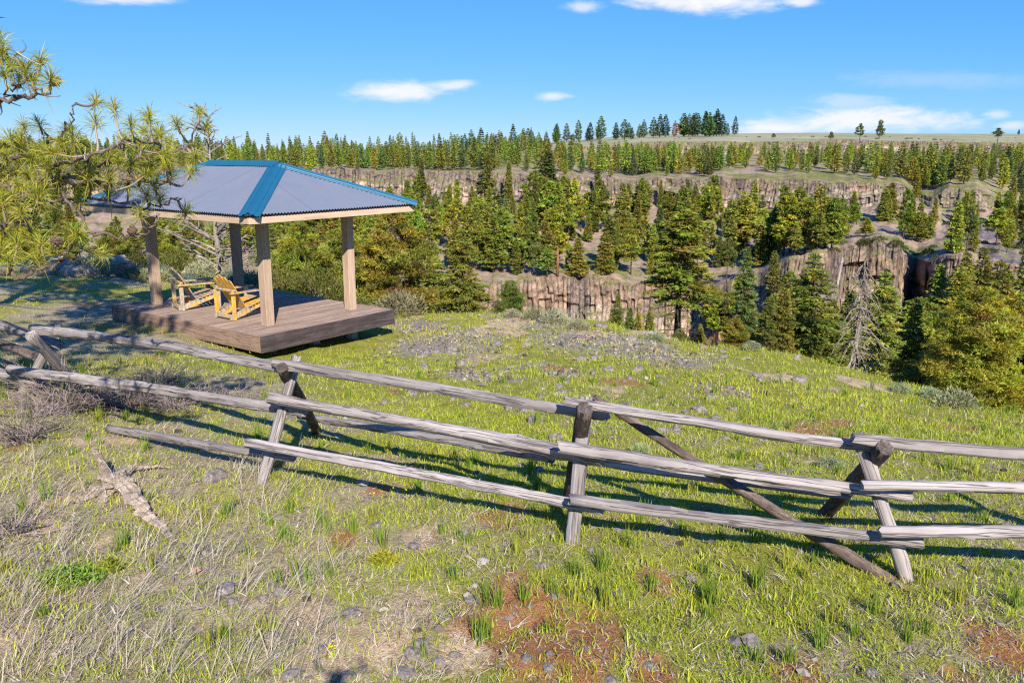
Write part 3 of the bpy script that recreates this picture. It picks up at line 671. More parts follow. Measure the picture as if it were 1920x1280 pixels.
def height_to(p, py):
    """height of something standing at p whose top shows at picture height py"""
    m = (640-py)/F; zr = (m*CP-SP)/(CP+m*SP); return zr*p.y-p.z

# trees on the far side: (base px, base py, top py, band, f fir / p pine, tone, width, label)
BENCH = [
 (914, 376, 286, 5, 'f', 'd', .95, 'tall dark fir in front of the pinkish rim cliff, narrow and alone between two gullies'),
 (953, 383, 303, 5, 'f', 'n', .8, 'slim fir reaching over the rim cliff edge, just beside the tall dark fir'),
 (948, 440, 372, 5, 'f', 'n', 1.0, 'full green fir directly below the slim fir at the rim cliff'),
 (1027, 380, 284, 5, 'f', 'b', 1.5, 'broad blue-green fir, the biggest dark crown against the middle of the rim cliff'),
 (984, 430, 362, 4, 'f', 'g', .8, 'first of a close pair of mid-green firs on the talus'),
 (998, 432, 368, 4, 'f', 'g', .75, 'second and shorter fir of the close pair on the talus'),
 (858, 412, 336, 4, 'f', 'y', 1.0, 'yellow-green fir under the rim cliff, beyond the corner of the pavilion roof'),
 (834, 398, 350, 5, 'f', 'g', .7, 'small slender fir beside the yellow-green fir by the roof corner'),
 (792, 356, 298, 5, 'f', 'd', .8, 'dark fir in the notch that splits the rim cliff'),
 (784, 378, 326, 5, 'p', 'o', 1.1, 'brownish pine at the foot of the notch in the rim cliff'),
 (762, 376, 338, 5, 'f', 'y', .9, 'small yellowish fir beneath the paler stretch of rim cliff'),
 (893, 426, 360, 4, 'f', 'g', .7, 'thin fir standing on the tan talus below the cliff'),
 (1077, 432, 334, 4, 'p', 'y', .8, 'tall tapering pine with bare pale stem beside a blue-black shadow'),
 (1118, 434, 348, 4, 'f', 'y', .9, 'bright fir above the blue-black shadow on the scree'),
 (1121, 366, 316, 5, 'f', 'd', 1.0, 'dark fir at the broken end of the rim cliff'),
 (1167, 434, 344, 4, 'f', 'n', 1.2, 'dense olive fir, one of two big neighbours in mid slope'),
 (1203, 412, 334, 4, 'f', 'n', 1.1, 'dense olive fir with a pointed tip, higher up than its big neighbour'),
 (1085, 521, 446, 4, 'f', 'y', 1.5, 'wide round-bottomed green fir on the shelf edge above the lower cliff'),
 (1135, 514, 432, 4, 'f', 'o', 1.15, 'olive-brown fir on the shelf, second from the wide green fir'),
 (1182, 514, 440, 4, 'p', 'y', 1.2, 'yellowish pine on the shelf above the lower cliff'),
 (1220, 514, 466, 4, 'f', 'y', .9, 'small pale fir at the end of the shelf row'),
 (1026, 517, 458, 4, 'f', 'g', 1.2, 'dark low fir beside the reddish broken trunk'),
 (1000, 517, 400, 4, 'p', 'd', .75, 'very tall thin pine with long bare stem rising from the shelf'),
 (926, 512, 402, 4, 'f', 'g', 1.0, 'tall shaggy fir at the start of the shelf'),
 (968, 514, 448, 4, 'f', 'n', 1.1, 'middle-sized fir on the shelf between two taller trees'),
 (1016, 434, 386, 4, 'f', 'd', .9, 'small dark fir in the middle of the talus slope'),
 (1042, 470, 398, 4, 'f', 'd', .9, 'dark fir above the reddish broken trunk'),
 (1238, 388, 338, 5, 'f', 'n', .8, 'small fir by the overhang in the rim cliff'),
 (1301, 402, 344, 5, 'f', 'n', 1.0, 'pointed fir in front of the start of the dark columned cliff'),
 (1339, 402, 330, 5, 'p', 'd', 1.0, 'dark pine whose top stands over the edge of the columned cliff'),
 (1369, 430, 374, 4, 'p', 'n', 1.2, 'rounded pine under the columned cliff'),
 (1428, 418, 364, 5, 'f', 'b', .9, 'bluish fir close under the columned cliff'),
 (1450, 432, 390, 4, 'f', 'n', .9, 'short fir beside a bluish fir under the columned cliff'),
 (1472, 434, 376, 4, 'f', 'd', .7, 'narrow dark fir below the darkest hollow of the columned cliff'),
 (1529, 458, 394, 4, 'f', 'y', 1.2, 'full yellow-green fir just above the waterfall cliff'),
 (1550, 450, 404, 4, 'f', 'y', .9, 'shorter fir leaning close to the full one above the waterfall cliff'),
 (1597, 418, 358, 5, 'f', 'y', .9, 'bright narrow fir at the end of the columned cliff'),
 (1624, 444, 406, 4, 'f', 'y', 1.5, 'small bright rounded fir alone on the grey scree'),
 (1693, 448, 356, 4, 'p', 'g', .9, 'tall dark pine of the group on the scree'),
 (1720, 452, 380, 4, 'f', 'y', 1.2, 'bright green fir of the group on the scree'),
 (1704, 440, 372, 4, 'f', 'n', 1.0, 'fir squeezed in the middle of the group on the scree'),
 (1716, 368, 314, 5, 'f', 'y', .8, 'fir standing at the gap beside the layered rock knob'),
 (1788, 474, 376, 4, 'f', 'y', .95, 'tall column-shaped fir with a long shadow on the scree'),
 (1866, 460, 390, 4, 'p', 'y', 1.35, 'rounded pine alone beneath the layered rock knob'),
 (1424, 500, 424, 4, 'f', 'o', 1.1, 'olive fir on the steep slope towards the waterfall'),
 (1490, 492, 418, 4, 'f', 'n', 1.1, 'dense fir on the lip of the tan cliff beside the waterfall'),
 (1400, 540, 462, 4, 'p', 'b', 1.1, 'grey-green pine above the top of the dirt track'),
 (1362, 545, 446, 4, 'p', 'd', .7, 'slim dark pine rising at the top of the dirt track'),
 (1449, 556, 470, 3, 'f', 'n', 1.1, 'dark olive fir below the lip of the waterfall slope'),
 (1330, 480, 420, 4, 'p', 'n', 1.0, 'pine half hidden behind the big half-bare tree at the rim'),
 (1255, 470, 408, 4, 'f', 'n', 1.1, 'fir on the slope behind the half-bare tree at the rim'),
 (1155, 470, 410, 4, 'f', 'o', .9, 'brownish fir in the gap between the shelf trees and the talus firs'),
 (1395, 462, 402, 4, 'f', 'y', .9, 'light fir half way up to the columned cliff'),
]
random.seed(11)
nf = 0
for bx, by, ty, b, kd, tone, wd, lab in BENCH:
    p = far_at(bx, by, b); h = height_to(p, ty)*1.02
    plant((FIRM if kd == 'f' else PINEM)[nf % (8 if kd == 'f' else 4)], p-Vector((0, 0, .3)), h, 'fir_tree' if kd == 'f' else 'pine_tree', lab, tone=tone, wide=wd*1.18); nf += 1
# more trees over the slopes, in loose stands
def stand(n, pxr, pyr, b, hr, label, group, seed, tones='nnyyodg', keep=None, pines=.45, wide=1.2):
    rg = random.Random(seed); done = 0; tries = 0
    while done < n and tries < n*30:
        tries += 1
        px, py = rg.uniform(*pxr), rg.uniform(*pyr)
        if keep and not keep(px, py): continue
        if float(fbm(np.array([px*.012]), np.array([py*.03]), 2, seed)[0]) < .42: continue
        p = far_at(px, py, b)
        plant(rg.choice(PINEM) if rg.random() < pines else rg.choice(FIRM), p-Vector((0, 0, .3)), rg.uniform(*hr), 'conifer', label, group=group, tone=rg.choice(tones), wide=wide*rg.uniform(.8, 1.3), lean=rg.uniform(-.04, .04)); done += 1
stand(68, (800, 1330), (425, 515), 4, (8, 19), 'evergreen in the open stand on the canyon slope between the shelf and the rim cliff', 'evergreens on the slope below the rim cliff', 21)
stand(34, (1320, 1570), (420, 505), 4, (8, 18), 'evergreen on the steep slope between the columned cliff and the waterfall', 'evergreens above the waterfall', 22)
stand(30, (560, 890), (420, 505), 4, (10, 17), 'evergreen on the wooded slope just past the outer roof corner', 'evergreens past the roof corner', 28, 'nyyogd')
stand(18, (1560, 1990), (400, 470), 4, (7, 13), 'evergreen on the slope between the waterfall and the rock knob', 'evergreens below the rock knob', 29)
stand(36, (800, 1700), (390, 432), 5, (8, 15), 'evergreen close under the foot of the long rim cliff', 'evergreens along the cliff foot', 23, keep=lambda a, b_: not (1345 < a < 1690 or 640 < a < 740) or b_ > 400)
stand(12, (1740, 1990), (400, 480), 4, (8, 14), 'evergreen on the grey scree beneath the layered rock knob', 'evergreens on the grey scree', 24)
stand(95, (-60, 900), (380, 505), 4, (7, 17), 'evergreen on the wooded far slope seen past the pavilion roof', 'evergreens on the wooded slope past the pavilion', 25, 'nyyogd')
stand(12, (1330, 1480), (560, 650), 3, (8, 13), 'evergreen in the gully beside the dirt track', 'evergreens by the dirt track', 26)
stand(10, (1880, 2000), (395, 440), 5, (10, 16), 'evergreen on the slope at the end of the layered rock knob', 'evergreens beyond the rock knob', 27)

rg = random.Random(61)
for i in range(34):
    px = rg.uniform(1400, 1960); p = far_td((px-960)/F*CP, rg.uniform(.35, .95), 2)
    plant(rg.choice(FIRM), p-Vector((0, 0, .4)), rg.uniform(13, 21), 'conifer', 'tall fir rising out of the canyon bottom below the waterfall cliff', group='firs in the canyon bottom', tone=rg.choice('nyodg'), wide=1.15)
for i in range(26):
    px = rg.uniform(860, 1330); p = far_td((px-960)/F*CP, rg.uniform(.3, .97), 2)
    plant(rg.choice(FIRM), p-Vector((0, 0, .4)), rg.uniform(9, 15), 'conifer', 'fir in the canyon bottom, its tip against the tan lower cliff', group='firs under the lower cliff', tone=rg.choice('nyod'), wide=1.1)
# the forest on the plateau behind the rim: the trees along its front edge one by one, the mass behind as one
rg = random.Random(5)
def forest_spot(t0, t1, pxr):
    px = rg.uniform(*pxr); k = (px-960)/F*CP; return px, far_td(k, rg.uniform(t0, t1), 7)
def cap_h(px, p, h):
    t = np.interp(px, [-100, 0, 600, 900, 1060, 1150, 1300, 1990], [250, 252, 262, 252, 246, 257, 266, 262])+rg.uniform(0, 16)
    return max(4.5, min(h, height_to(p, t)))
clear = lambda px: 1130 < px < 1300 or 1340 < px < 1640
for i in range(150):
    px, p = forest_spot(.03 if i % 2 else .25, .5, (-70, 1990))
    if px < 580 and rg.random() < .35: continue
    if clear(px) and p.y < 388: continue
    if p.y < 364: continue
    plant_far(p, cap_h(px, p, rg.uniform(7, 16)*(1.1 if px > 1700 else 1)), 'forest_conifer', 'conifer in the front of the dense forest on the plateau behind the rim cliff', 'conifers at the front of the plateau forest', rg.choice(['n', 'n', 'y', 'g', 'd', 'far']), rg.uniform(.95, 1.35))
for bx, by, ty, lab in [(1740, 346, 272, 'tall olive conifer on the plateau edge over the gap next to the rock knob'), (1807, 346, 276, 'broad tall conifer behind the layered rock knob'), (1896, 380, 318, 'bushy conifer at the frame-side end of the rock knob'), (1060, 338, 298, 'slim conifer on the pale lawn at the cliff edge'), (1145, 335, 308, 'small conifer alone on the pale grass clearing at the rim'), (1250, 330, 296, 'conifer beside the tan leafless thicket on the plateau'), (1640, 338, 292, 'conifer at the end of the pale grass strip over the columned cliff')]:
    p = far_at(bx, by, 7); plant_far(p, height_to(p, ty), 'forest_conifer', lab, None, 'n', 1.25)
def mass(name, spots, kind='stuff', label=None):
    Vs, Qs, Ts, Cs, MI = [], [], [], [], []
    b = Bag()
    cache = {}
    for me, H in FARP:
        n = len(me.vertices); v = np.zeros(n*3, np.float32); me.vertices.foreach_get('co', v)
        lp = np.array([list(q.vertices) for q in me.polygons]); c = np.zeros(n*4, np.float32); me.attributes['col'].data.foreach_get('color', c)
        mi = np.zeros(len(me.polygons), np.int32); me.polygons.foreach_get('material_index', mi)
        cache[me.name] = (v.reshape(-1, 3), lp, c.reshape(-1, 4)[:, :3], mi, H)
    for p, h, tn, wd in spots:
        v, q, c, mi, H = cache[rg.choice(FARP)[0].name]; k = h/H; a = rg.uniform(0, 6.28); ca, sa = math.cos(a), math.sin(a)
        x = v[:, 0]*ca-v[:, 1]*sa; y = v[:, 0]*sa+v[:, 1]*ca
        vv = np.stack([x*k*wd+p.x, y*k*wd+p.y, v[:, 2]*k+p.z], 1)
        cc = c*np.array(vary(tn, .2)[:3])
        b.V.append(vv); b.C.append(cc); b.Q.append(q+b.n); b.QM.append(mi); b.n += len(vv)
    o = obj(name, b.mesh(name, [M['twig'], M['leaf']])); tag(o, label, 'forest', None, kind); return o
spots = []
for i in range(760):
    px, p = forest_spot(.22, 1.0, (-90, 1150) if i % 2 else (1150, 2000))
    if clear(px) and p.y < 395: continue
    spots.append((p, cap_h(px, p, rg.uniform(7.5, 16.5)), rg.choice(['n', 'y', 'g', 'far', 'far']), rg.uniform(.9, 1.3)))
for i in range(130):
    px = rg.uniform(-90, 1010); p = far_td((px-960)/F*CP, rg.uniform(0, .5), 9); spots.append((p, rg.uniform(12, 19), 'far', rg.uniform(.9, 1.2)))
mass('distant_forest', spots, label='dense conifer forest filling the plateau behind the rim')
# skyline trees on the upper plateau
rg = random.Random(17)
for bx, ty, by, lab in [(1280, 206, 256, 0), (1266, 226, 257, 'r'), (1302, 208, 256, 0), (1311, 206, 256, 0), (1322, 205, 256, 0), (1336, 206, 256, 0), (1348, 206, 256, 0), (1356, 215, 256, 0), (1378, 217, 254, 'end'), (1364, 224, 255, 0), (1293, 216, 256, 0), (1298, 212, 256, 0), (1306, 210, 257, 0), (1316, 208, 256, 0), (1328, 209, 257, 0), (1341, 211, 256, 0), (1332, 214, 257, 0), (1287, 212, 256, 0), (1250, 217, 258, 0), (1238, 214, 258, 0), (1226, 222, 258, 0), (1212, 221, 259, 0), (1200, 225, 259, 0), (1184, 222, 260, 0), (1165, 226, 261, 0), (1150, 222, 262, 0), (1133, 216, 262, 0), (1118, 228, 263, 0), (1106, 226, 264, 0), (1085, 225, 265, 0), (1068, 224, 266, 0), (1050, 230, 268, 0), (1035, 228, 270, 0), (1020, 238, 272, 0), (1003, 240, 276, 0), (985, 237, 278, 0), (962, 232, 282, 'w'), (944, 246, 285, 0), (903, 240, 290, 0), (886, 241, 290, 0), (874, 250, 292, 0), (925, 250, 287, 0), (1160, 240, 262, 0), (1193, 236, 262, 0), (1095, 240, 266, 0), (1075, 244, 268, 0)]:
    if lab == 0: bx += rg.uniform(-7, 7); ty += rg.uniform(-3, 8)
    p = far_at(bx, by, 9)
    label = {0: 'dark conifer in the row standing on the skyline of the far plateau', 'r': 'rust-brown dead conifer in the skyline row', 'end': 'last conifer of the skyline row, standing a little apart beside the white cloud', 'w': 'tallest conifer of the thin part of the skyline row'}[lab]
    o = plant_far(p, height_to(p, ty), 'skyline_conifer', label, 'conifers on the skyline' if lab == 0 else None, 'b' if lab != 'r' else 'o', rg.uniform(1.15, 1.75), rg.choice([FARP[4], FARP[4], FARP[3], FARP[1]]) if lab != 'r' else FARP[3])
    if lab == 'r': o.color = (2.2, .75, 1.2, 1)
for bx, ty, by, wd, lab in [(1613, 232, 262, 1.6, 'round dark pine alone on the bare plateau skyline, the first of two'), (1648, 225, 261, 1.3, 'taller open-crowned pine alone on the bare plateau skyline, the second of two'), (1869, 240, 268, 1.7, 'lone dark pine on the plateau edge near the picture side'), (1559, 247, 262, 2.0, 'small dark bush-like pine on the bare plateau'), (1450, 250, 261, 2.2, 'low rounded juniper on the bare plateau'), (1910, 243, 254, 1.5, 'tiny pine on the horizon')]:
    p = far_at(bx, by, 9); plant(PINEM[nf % 4], p, height_to(p, ty), 'pine_tree', lab, tone='b', wide=wd); nf += 1

# ------------------------------------------------------------------ details of the canyon: snag, dirt track, waterfall, thicket
p = far_at(1045, 516, 4); h = height_to(p, 462)
e = empty('broken_trunk', p); tag(e, 'reddish bare broken trunk standing on the shelf above the lower cliff', 'dead tree')
b = Bag(); b.tube([[0, 0, -.3], [.05, 0, h*.5], [0, .05, h]], [.42, .34, .2], 8); obj('trunk', b.mesh('broken_trunk', [M['redbark']], True, False), e)
b = Bag(); b.tube([[0, 0, h*.6], [.5, .1, h*.66]], [.08, .04], 5); b.tube([[0, 0, h*.8], [-.4, .1, h*.84]], [.07, .03], 5); obj('limb', b.mesh('broken_limb', [M['redbark']], True, False), e)
bx_, bd_, bz_ = BAND[3]; V = []; nr = 0
for py in range(546, 650, 3):
    k = (np.interp(py, [546, 562, 585, 610, 640, 650], [1412, 1396, 1376, 1356, 1338, 1332])-960)/F*CP
    for side in (-1, -.3, .4, 1):
        px_ = 960+k*F/CP+side*(9+5*math.sin(py*.13)); p_ = far_at(px_, py, 3); V.append((p_.x, p_.y-.35, p_.z+.3))
    nr += 1
o = obj('dirt_track', mesh('dirt_track', V, [np.array([[4*i+c, 4*i+c+1, 4*i+c+5, 4*i+c+4] for i in range(nr-1) for c in range(3)])], [M['track']])); tag(o, kind='structure')
p = far_at(1571, 482, 3); q = Vector((p.x, p.y-3.5, p.z)); a, bb = pix_xz(1561, 560)
b = Bag()
for dx, wd in [(0, .13), (.3, .07), (-.2, .06)]:
    zt = np.linspace(0, 1, 12); x0 = q.x+dx; x1 = a*q.y+dx*.4
    P = np.stack([x0+(x1-x0)*zt, q.y-1.2*np.sqrt(zt), q.z+(bb*q.y-q.z)*zt], 1); b.tube(P, wd*(.6+.6*zt), 6, wob=.2)
o = obj('waterfall', b.mesh('waterfall', [M['water']], True, False)); tag(o, 'thin white waterfall dropping through the dark notch in the canyon wall', 'waterfall', kind='structure')
def shrub_mesh(name, seed, n, R, H, L, W, C, stems=8, flat=1.0, twig=(.2, .16, .13)):
    rg = np.random.default_rng(seed); lf = Bag(); st = Bag()
    for i in range(stems):
        a = rg.uniform(0, 6.28); r = R*rg.uniform(.3, .85); zt = H*rg.uniform(.5, .95)
        st.tube([[0, 0, -.05], [math.cos(a)*r*.4, math.sin(a)*r*.4, zt*.5], [math.cos(a)*r, math.sin(a)*r, zt]], [.02*R, .014*R, .006*R], 4, C=twig, caps=False)
    d = unit(rg.normal(size=(n, 3))); d[:, 2] = np.abs(d[:, 2]); rad = rg.uniform(.35, 1, n)**.5*(1+.3*(fbm(d[:, 0]*2+5, d[:, 1]*2+seed, 3, seed)-.5)*2)
    c = d*rad[:, None]*np.array([R, R, H]); a = unit(d+rg.normal(0, .6, (n, 3))+np.array([0, 0, .4]))
    cl = np.array(C)*(.55+.9*fbm(d[:, 0]*3, d[:, 2]*3+d[:, 1]*2, 2, seed+5))[:, None]*rg.uniform(.7, 1.35, (n, 1))
    lf.cards(c, a, L*rg.uniform(.6, 1.3, n), W, cl, rg, bend=.1)
    return st.mesh(name+'_stems', [M['twig']]), lf.mesh(name+'_foliage', [M['leaf']])
def shrub(protos, loc, s, name, label, cat='shrub', group=None, tone='n', sz=1.0):
    st, lf = protos; e = empty(name, loc, random.uniform(0, 6.28)); e.scale = (s, s, s*sz); tag(e, label, cat, group)
    obj('stems', st, e); f = obj('foliage', lf, e); f.color = vary(tone, .1)
    if group: AUTO.append((e, s, {'n': 'olive', 'd': 'dark', 'y': 'yellowish', 'o': 'brownish', 'b': 'dark'}[tone], 'dry shrub' if 'dry' in name else 'bush'))
    return e
TAN = shrub_mesh('thicket', 3, 300, 3, 3.2, .8, .3, (.22, .15, .07), 10)
for bx, s, lab in [(1283, .95, 'tan leafless thicket on the plateau, the wider one by the pale clearing'), (1312, .8, 'tan leafless thicket on the plateau next to a small green conifer')]:
    shrub(TAN, far_at(bx, 326, 7), s, 'tan_thicket', lab)
JUN = shrub_mesh('low_juniper', 4, 420, 2.2, 1.8, .6, .22, (.06, .07, .027), 8)
rg = random.Random(41)
for i in range(80):
    px, py = rg.choice([rg.uniform(830, 1950), rg.uniform(1600, 1960)]), rg.uniform(395, 500); bnd = 5 if py < 440 else 4
    shrub(JUN, far_at(px, py, bnd), rg.uniform(.4, .95), 'slope_bush', 'small dark bush dotted over the open canyon slope', 'bush', 'bushes dotted over the canyon slope', rg.choice('nydo'), rg.uniform(.6, 1))
for i in range(22):
    px = rg.uniform(1230, 1960); p = far_td((px-960)/F*CP, rg.uniform(.05, .6), 9)
    shrub(JUN, p, rg.uniform(.35, .8), 'plateau_bush', 'tiny dark bush on the bare far plateau', 'bush', 'bushes on the bare far plateau', 'b', .6)

# ------------------------------------------------------------------ the trees just beyond the knoll
NEARF = [fir_proto('near_fir', 201, 10, 2.5, .06, 240, 170, .34, .11, .28, .03), fir_proto('near_fir', 202, 10, 2.3, .03, 240, 170, .34, .11, .35, .03)]
NEARP = [fir_proto('near_pine', 211, 7, 2.5, .10, 150, 520, .22, .036, -.05, .05, .5, 'pine', True, True, .02), fir_proto('near_pine', 212, 7, 2.7, .14, 140, 520, .22, .036, .0, .06, .45, 'pine', True, True, .05)]
SCRAG = [fir_proto('scraggly_fir', 221, 10, 2.1, .44, 150, 190, .32, .11, .3, .10, .55, bare=46)]
def near_base(px, base, y): return at_y(px, base, y)
def near_tree(proto, px, top, base, y, name, label, tone='n', wide=1.0, extra=2.0):
    p = at_y(px, base, y); h = height_to(p, top)+extra; p.z -= extra
    return plant(proto, p, h, name, label, tone=tone, wide=wide)
near_tree(NEARP[0], 742, 398, 596, 33, 'pine_tree', 'bushy yellow-green pine just beyond the deck, framed by the outer post and the roof corner', 'ol', 1.15, 1.0)
near_tree(NEARF[0], 868, 428, 596, 37, 'fir_tree', 'olive-brown fir with drooping boughs beside the bushy pine past the deck', 'o', 1.25, 1.5)
near_tree(NEARF[1], 815, 452, 596, 42, 'fir_tree', 'greener fir tucked between the bushy pine and the olive-brown fir', 'g', 1.2, 2)
near_tree(NEARP[1], 650, 432, 580, 36, 'pine_tree', 'low spreading pine seen between the two nearest posts beyond the deck', 'ol', 1.2, 1.0)
near_tree(NEARP[0], 570, 420, 565, 34, 'pine_tree', 'rounded pine behind the deck, seen through the middle of the pavilion', 'ol', 1.25, 1.0)
near_tree(NEARP[1], 352, 424, 535, 42, 'pine_tree', 'bushy pine seen between the corner post and the dead grey tree', 'ol', 1.1, 1.0)
near_tree(NEARF[0], 300, 410, 525, 50, 'fir_tree', 'olive fir behind the tan corner post of the pavilion', 'o', 1.0, 1.5)
near_tree(NEARP[0], 218, 432, 520, 40, 'pine_tree', 'low pine beyond the grey outcrop, under the end of the roof', 'ol', 1.2, .8)
near_tree(NEARF[1], 120, 380, 505, 62, 'fir_tree', 'fir beyond the outcrop, seen through the overhanging pine boughs', 'n', 1.0, 2)
near_tree(NEARP[1], 30, 395, 505, 52, 'pine_tree', 'pine half hidden by the overhanging boughs at the picture side', 'n', 1.2, 1)
near_tree(NEARF[0], 700, 402, 590, 40, 'fir_tree', 'tall olive fir close beyond the outer deck post, its tip just under the eave', 'ol', 1.15, 1.5)
near_tree(NEARF[1], 608, 418, 575, 42, 'fir_tree', 'olive fir filling the gap between the two nearest posts', 'ol', 1.2, 1.5)
near_tree(NEARF[0], 520, 425, 560, 44, 'fir_tree', 'dense olive fir directly beyond the nearest post', 'o', 1.2, 1.5)
near_tree(NEARF[1], 258, 420, 525, 46, 'fir_tree', 'olive fir between the outcrop and the tan corner post', 'ol', 1.2, 1.5)
near_tree(NEARF[0], 1842, 486, 770, 30, 'fir_tree', 'tall golden-olive fir rising just behind the big golden pine', 'o', 1.1, 1.5)
near_tree(NEARF[1], 1700, 560, 735, 36, 'fir_tree', 'slim olive fir between the dead snag and the golden pine', 'ol', 1.05, 1.5)
near_tree(SCRAG[0], 1268, 392, 660, 46, 'half_bare_fir', 'big half-bare old fir at the rim, brownish crown over a dark bare trunk', 'ol', 1.65, .8)
near_tree(NEARF[1], 1157, 548, 632, 36, 'small_fir', 'small dark fir in front of the tan lower cliff', 'd', 1.0, .8)
near_tree(NEARP[1], 958, 528, 598, 48, 'juniper_tree', 'dark spreading juniper at the near end of the lower cliff', 'd', 1.0, 1.0)
near_tree(NEARF[0], 1512, 474, 690, 50, 'fir_tree', 'large olive fir with a full skirt beside the dead pale snag', 'o', 1.5, 2)
near_tree(NEARF[1], 1462, 540, 690, 46, 'fir_tree', 'ragged fir lower than the large olive fir beside the snag', 'o', 1.3, 2)
near_tree(SCRAG[0], 1552, 560, 690, 55, 'scraggly_fir', 'scraggly dark fir peeping between the large olive fir and the snag', 'n', .8, 2)
near_tree(NEARF[0], 1640, 508, 720, 56, 'fir_tree', 'green fir standing behind the dead pale snag', 'n', 1.4, 2)
near_tree(NEARF[1], 1772, 500, 760, 34, 'fir_tree', 'dark olive fir behind the big golden pine', 'o', 1.4, 2)
near_tree(NEARF[0], 1722, 585, 720, 40, 'fir_tree', 'short fir above the dark gorge beside the big golden pine', 'o', 1.35, 2)
near_tree(NEARP[0], 1822, 545, 752, 21, 'pine_tree', 'big golden-green pine at the rim, with reddish forked trunk', 'gold', 1.35, .25)
near_tree(NEARP[1], 1905, 560, 790, 22, 'pine_tree', 'golden pine at the picture side, half cut by the frame', 'gold', 1.4, .4)
near_tree(NEARF[1], 1895, 462, 740, 48, 'fir_tree', 'tall fir with a pale bare top behind the golden pine', 'n', .9, 2)
near_tree(NEARP[0], 1375, 598, 656, 34, 'young_pine', 'young green pine at the rim below the dirt track', 'ol', 1.3, .4)
near_tree(SCRAG[0], 1437, 555, 668, 42, 'scraggly_pine', 'scraggly leaning pine with dark trunk beside the dirt track', 'd', .9, .6)
near_tree(SCRAG[0], 1392, 500, 665, 52, 'scraggly_pine', 'thin-crowned grey pine with orange trunk beside the dirt track', 'b', .9, 1)
near_tree(NEARP[1], 1275, 618, 656, 30, 'young_pine', 'knee-high pine at the foot of the half-bare old fir', 'd', 1.0, .4)

def dead_tree(name, loc, H, seed, label, nb, R, r0, t0=.15, droop=-.2, up=.3, twigs=3, mat='snag', sh=.8):
    rg = np.random.default_rng(seed); e = empty(name, loc); tag(e, label, 'dead tree')
    b = Bag(); zz = np.linspace(0, H, 12); wob = np.cumsum(rg.normal(0, .02*H/8, (12, 2)), 0); wob -= wob[0]
    b.tube(np.concatenate([wob, zz[:, None]], 1), r0*(1-zz/H*.92), 8, wob=.05); obj('trunk', b.mesh(name+'_trunk', [M[mat]], True, False), e)
    b = Bag()
    for i in range(nb):
        t = rg.uniform(t0, .97); h = t*H; a = i*2.4+rg.normal(0, 1.0); l = R*(1-t*sh)*rg.uniform(.22, 1.15)
        b0 = np.array([np.interp(h, zz, wob[:, 0]), np.interp(h, zz, wob[:, 1]), h]); d = np.array([math.cos(a), math.sin(a), 0])
        s = np.linspace(0, 1, 6)[:, None]
        P = b0+d*l*s+np.array([0, 0, 1.])*l*(up*s+droop*s*s*1.6)+np.cumsum(rg.normal(0, .025*l, (6, 3)), 0)*s
        rr = .035*l/1.5+.014
        b.tube(P, np.linspace(rr, .009, 6), 5, caps=False)
        for k in range(twigs):
            q = rg.uniform(.3, .95); c = P[int(q*5)]; dd = unit(d+rg.normal(0, .7, 3)+np.array([0, 0, up*.6+droop*.6])); ll = l*rg.uniform(.15, .4)
            b.tube(np.stack([c, c+dd*ll*.5+rg.normal(0, .03, 3), c+dd*ll]), [rr*.5, rr*.4, .007], 4, caps=False)
    obj('limbs', b.mesh(name+'_limbs', [M[mat]], True, False), e); return e
p = at_y(1598, 700, 44); p.z -= .8
dead_tree('dead_snag', p, height_to(p, 474), 31, 'tall dead pale snag with long drooping bare boughs at the rim', 150, 2.2, .15, .05, -.75, .28, 3)
p = at_y(414, 536, 30); p.z = gz(p.x, p.y)-.1
dead_tree('dead_tree', p, height_to(p, 200), 32, 'bare grey dead tree behind the pavilion, its top showing over the roof', 70, 2.0, .13, .08, -.1, .6, 4, sh=.5)
p = at_y(455, 545, 28); p.z = gz(p.x, p.y)-.1
dead_tree('dead_bush', p, 1.9, 33, 'low tangle of pale bare branches behind the chairs', 40, 1.7, .05, .0, -.3, .6, 4)
# ------------------------------------------------------------------ the pavilion
YAW = math.radians(53.112); DZ = .62
pav = empty('pavilion', (-4.894, 16.0, -3.528-DZ), YAW); tag(pav, 'open timber pavilion on a plank deck, grey hipped tin roof with teal ridge caps', 'pavilion')
def prt(name, lo, hi, mat, parent=pav, bev=.004, loc=(0, 0, 0)):
    b = Bag(); b.box(lo, hi, bev=bev); return obj(name, b.mesh(name, [mat], False, False), parent, loc)
WD, LN, TH = 3.67, 5.607, .334
U0, U1, V0, V1 = .757, 3.035, .765, 4.931
b = Bag(); b.box((0, -.068, -.036), (WD-.09, .068, 0), bev=.004); plank = b.mesh('deck_plank', [M['plank']], False, False)
npl = 38; pitch_ = (LN-.09)/npl
for i in range(npl):
    obj('deck_plank', plank, pav, (.045, .045+pitch_*(i+.5), DZ+random.uniform(-.003, .001)))
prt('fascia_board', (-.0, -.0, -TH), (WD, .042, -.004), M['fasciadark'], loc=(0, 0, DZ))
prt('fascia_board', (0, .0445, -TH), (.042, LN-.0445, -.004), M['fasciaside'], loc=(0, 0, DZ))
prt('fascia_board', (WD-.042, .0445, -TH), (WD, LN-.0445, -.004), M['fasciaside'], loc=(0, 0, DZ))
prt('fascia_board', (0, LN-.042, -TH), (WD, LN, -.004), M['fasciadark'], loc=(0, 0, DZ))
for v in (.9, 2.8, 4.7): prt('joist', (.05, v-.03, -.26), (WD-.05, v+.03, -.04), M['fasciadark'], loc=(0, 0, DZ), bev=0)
for u in (.75, 1.9, 3.0):
    for v in (.75, 2.8, 4.9):
        b = Bag(); b.tube([[0, 0, -.4], [0, 0, .30]], [.17, .14], 10); obj('footing', b.mesh('footing', [M['concrete']], False, False), pav, (u, v, .0))
EZ, RZ, EO, RH = 2.381, 3.262, 1.12, 1.954
PW = .098
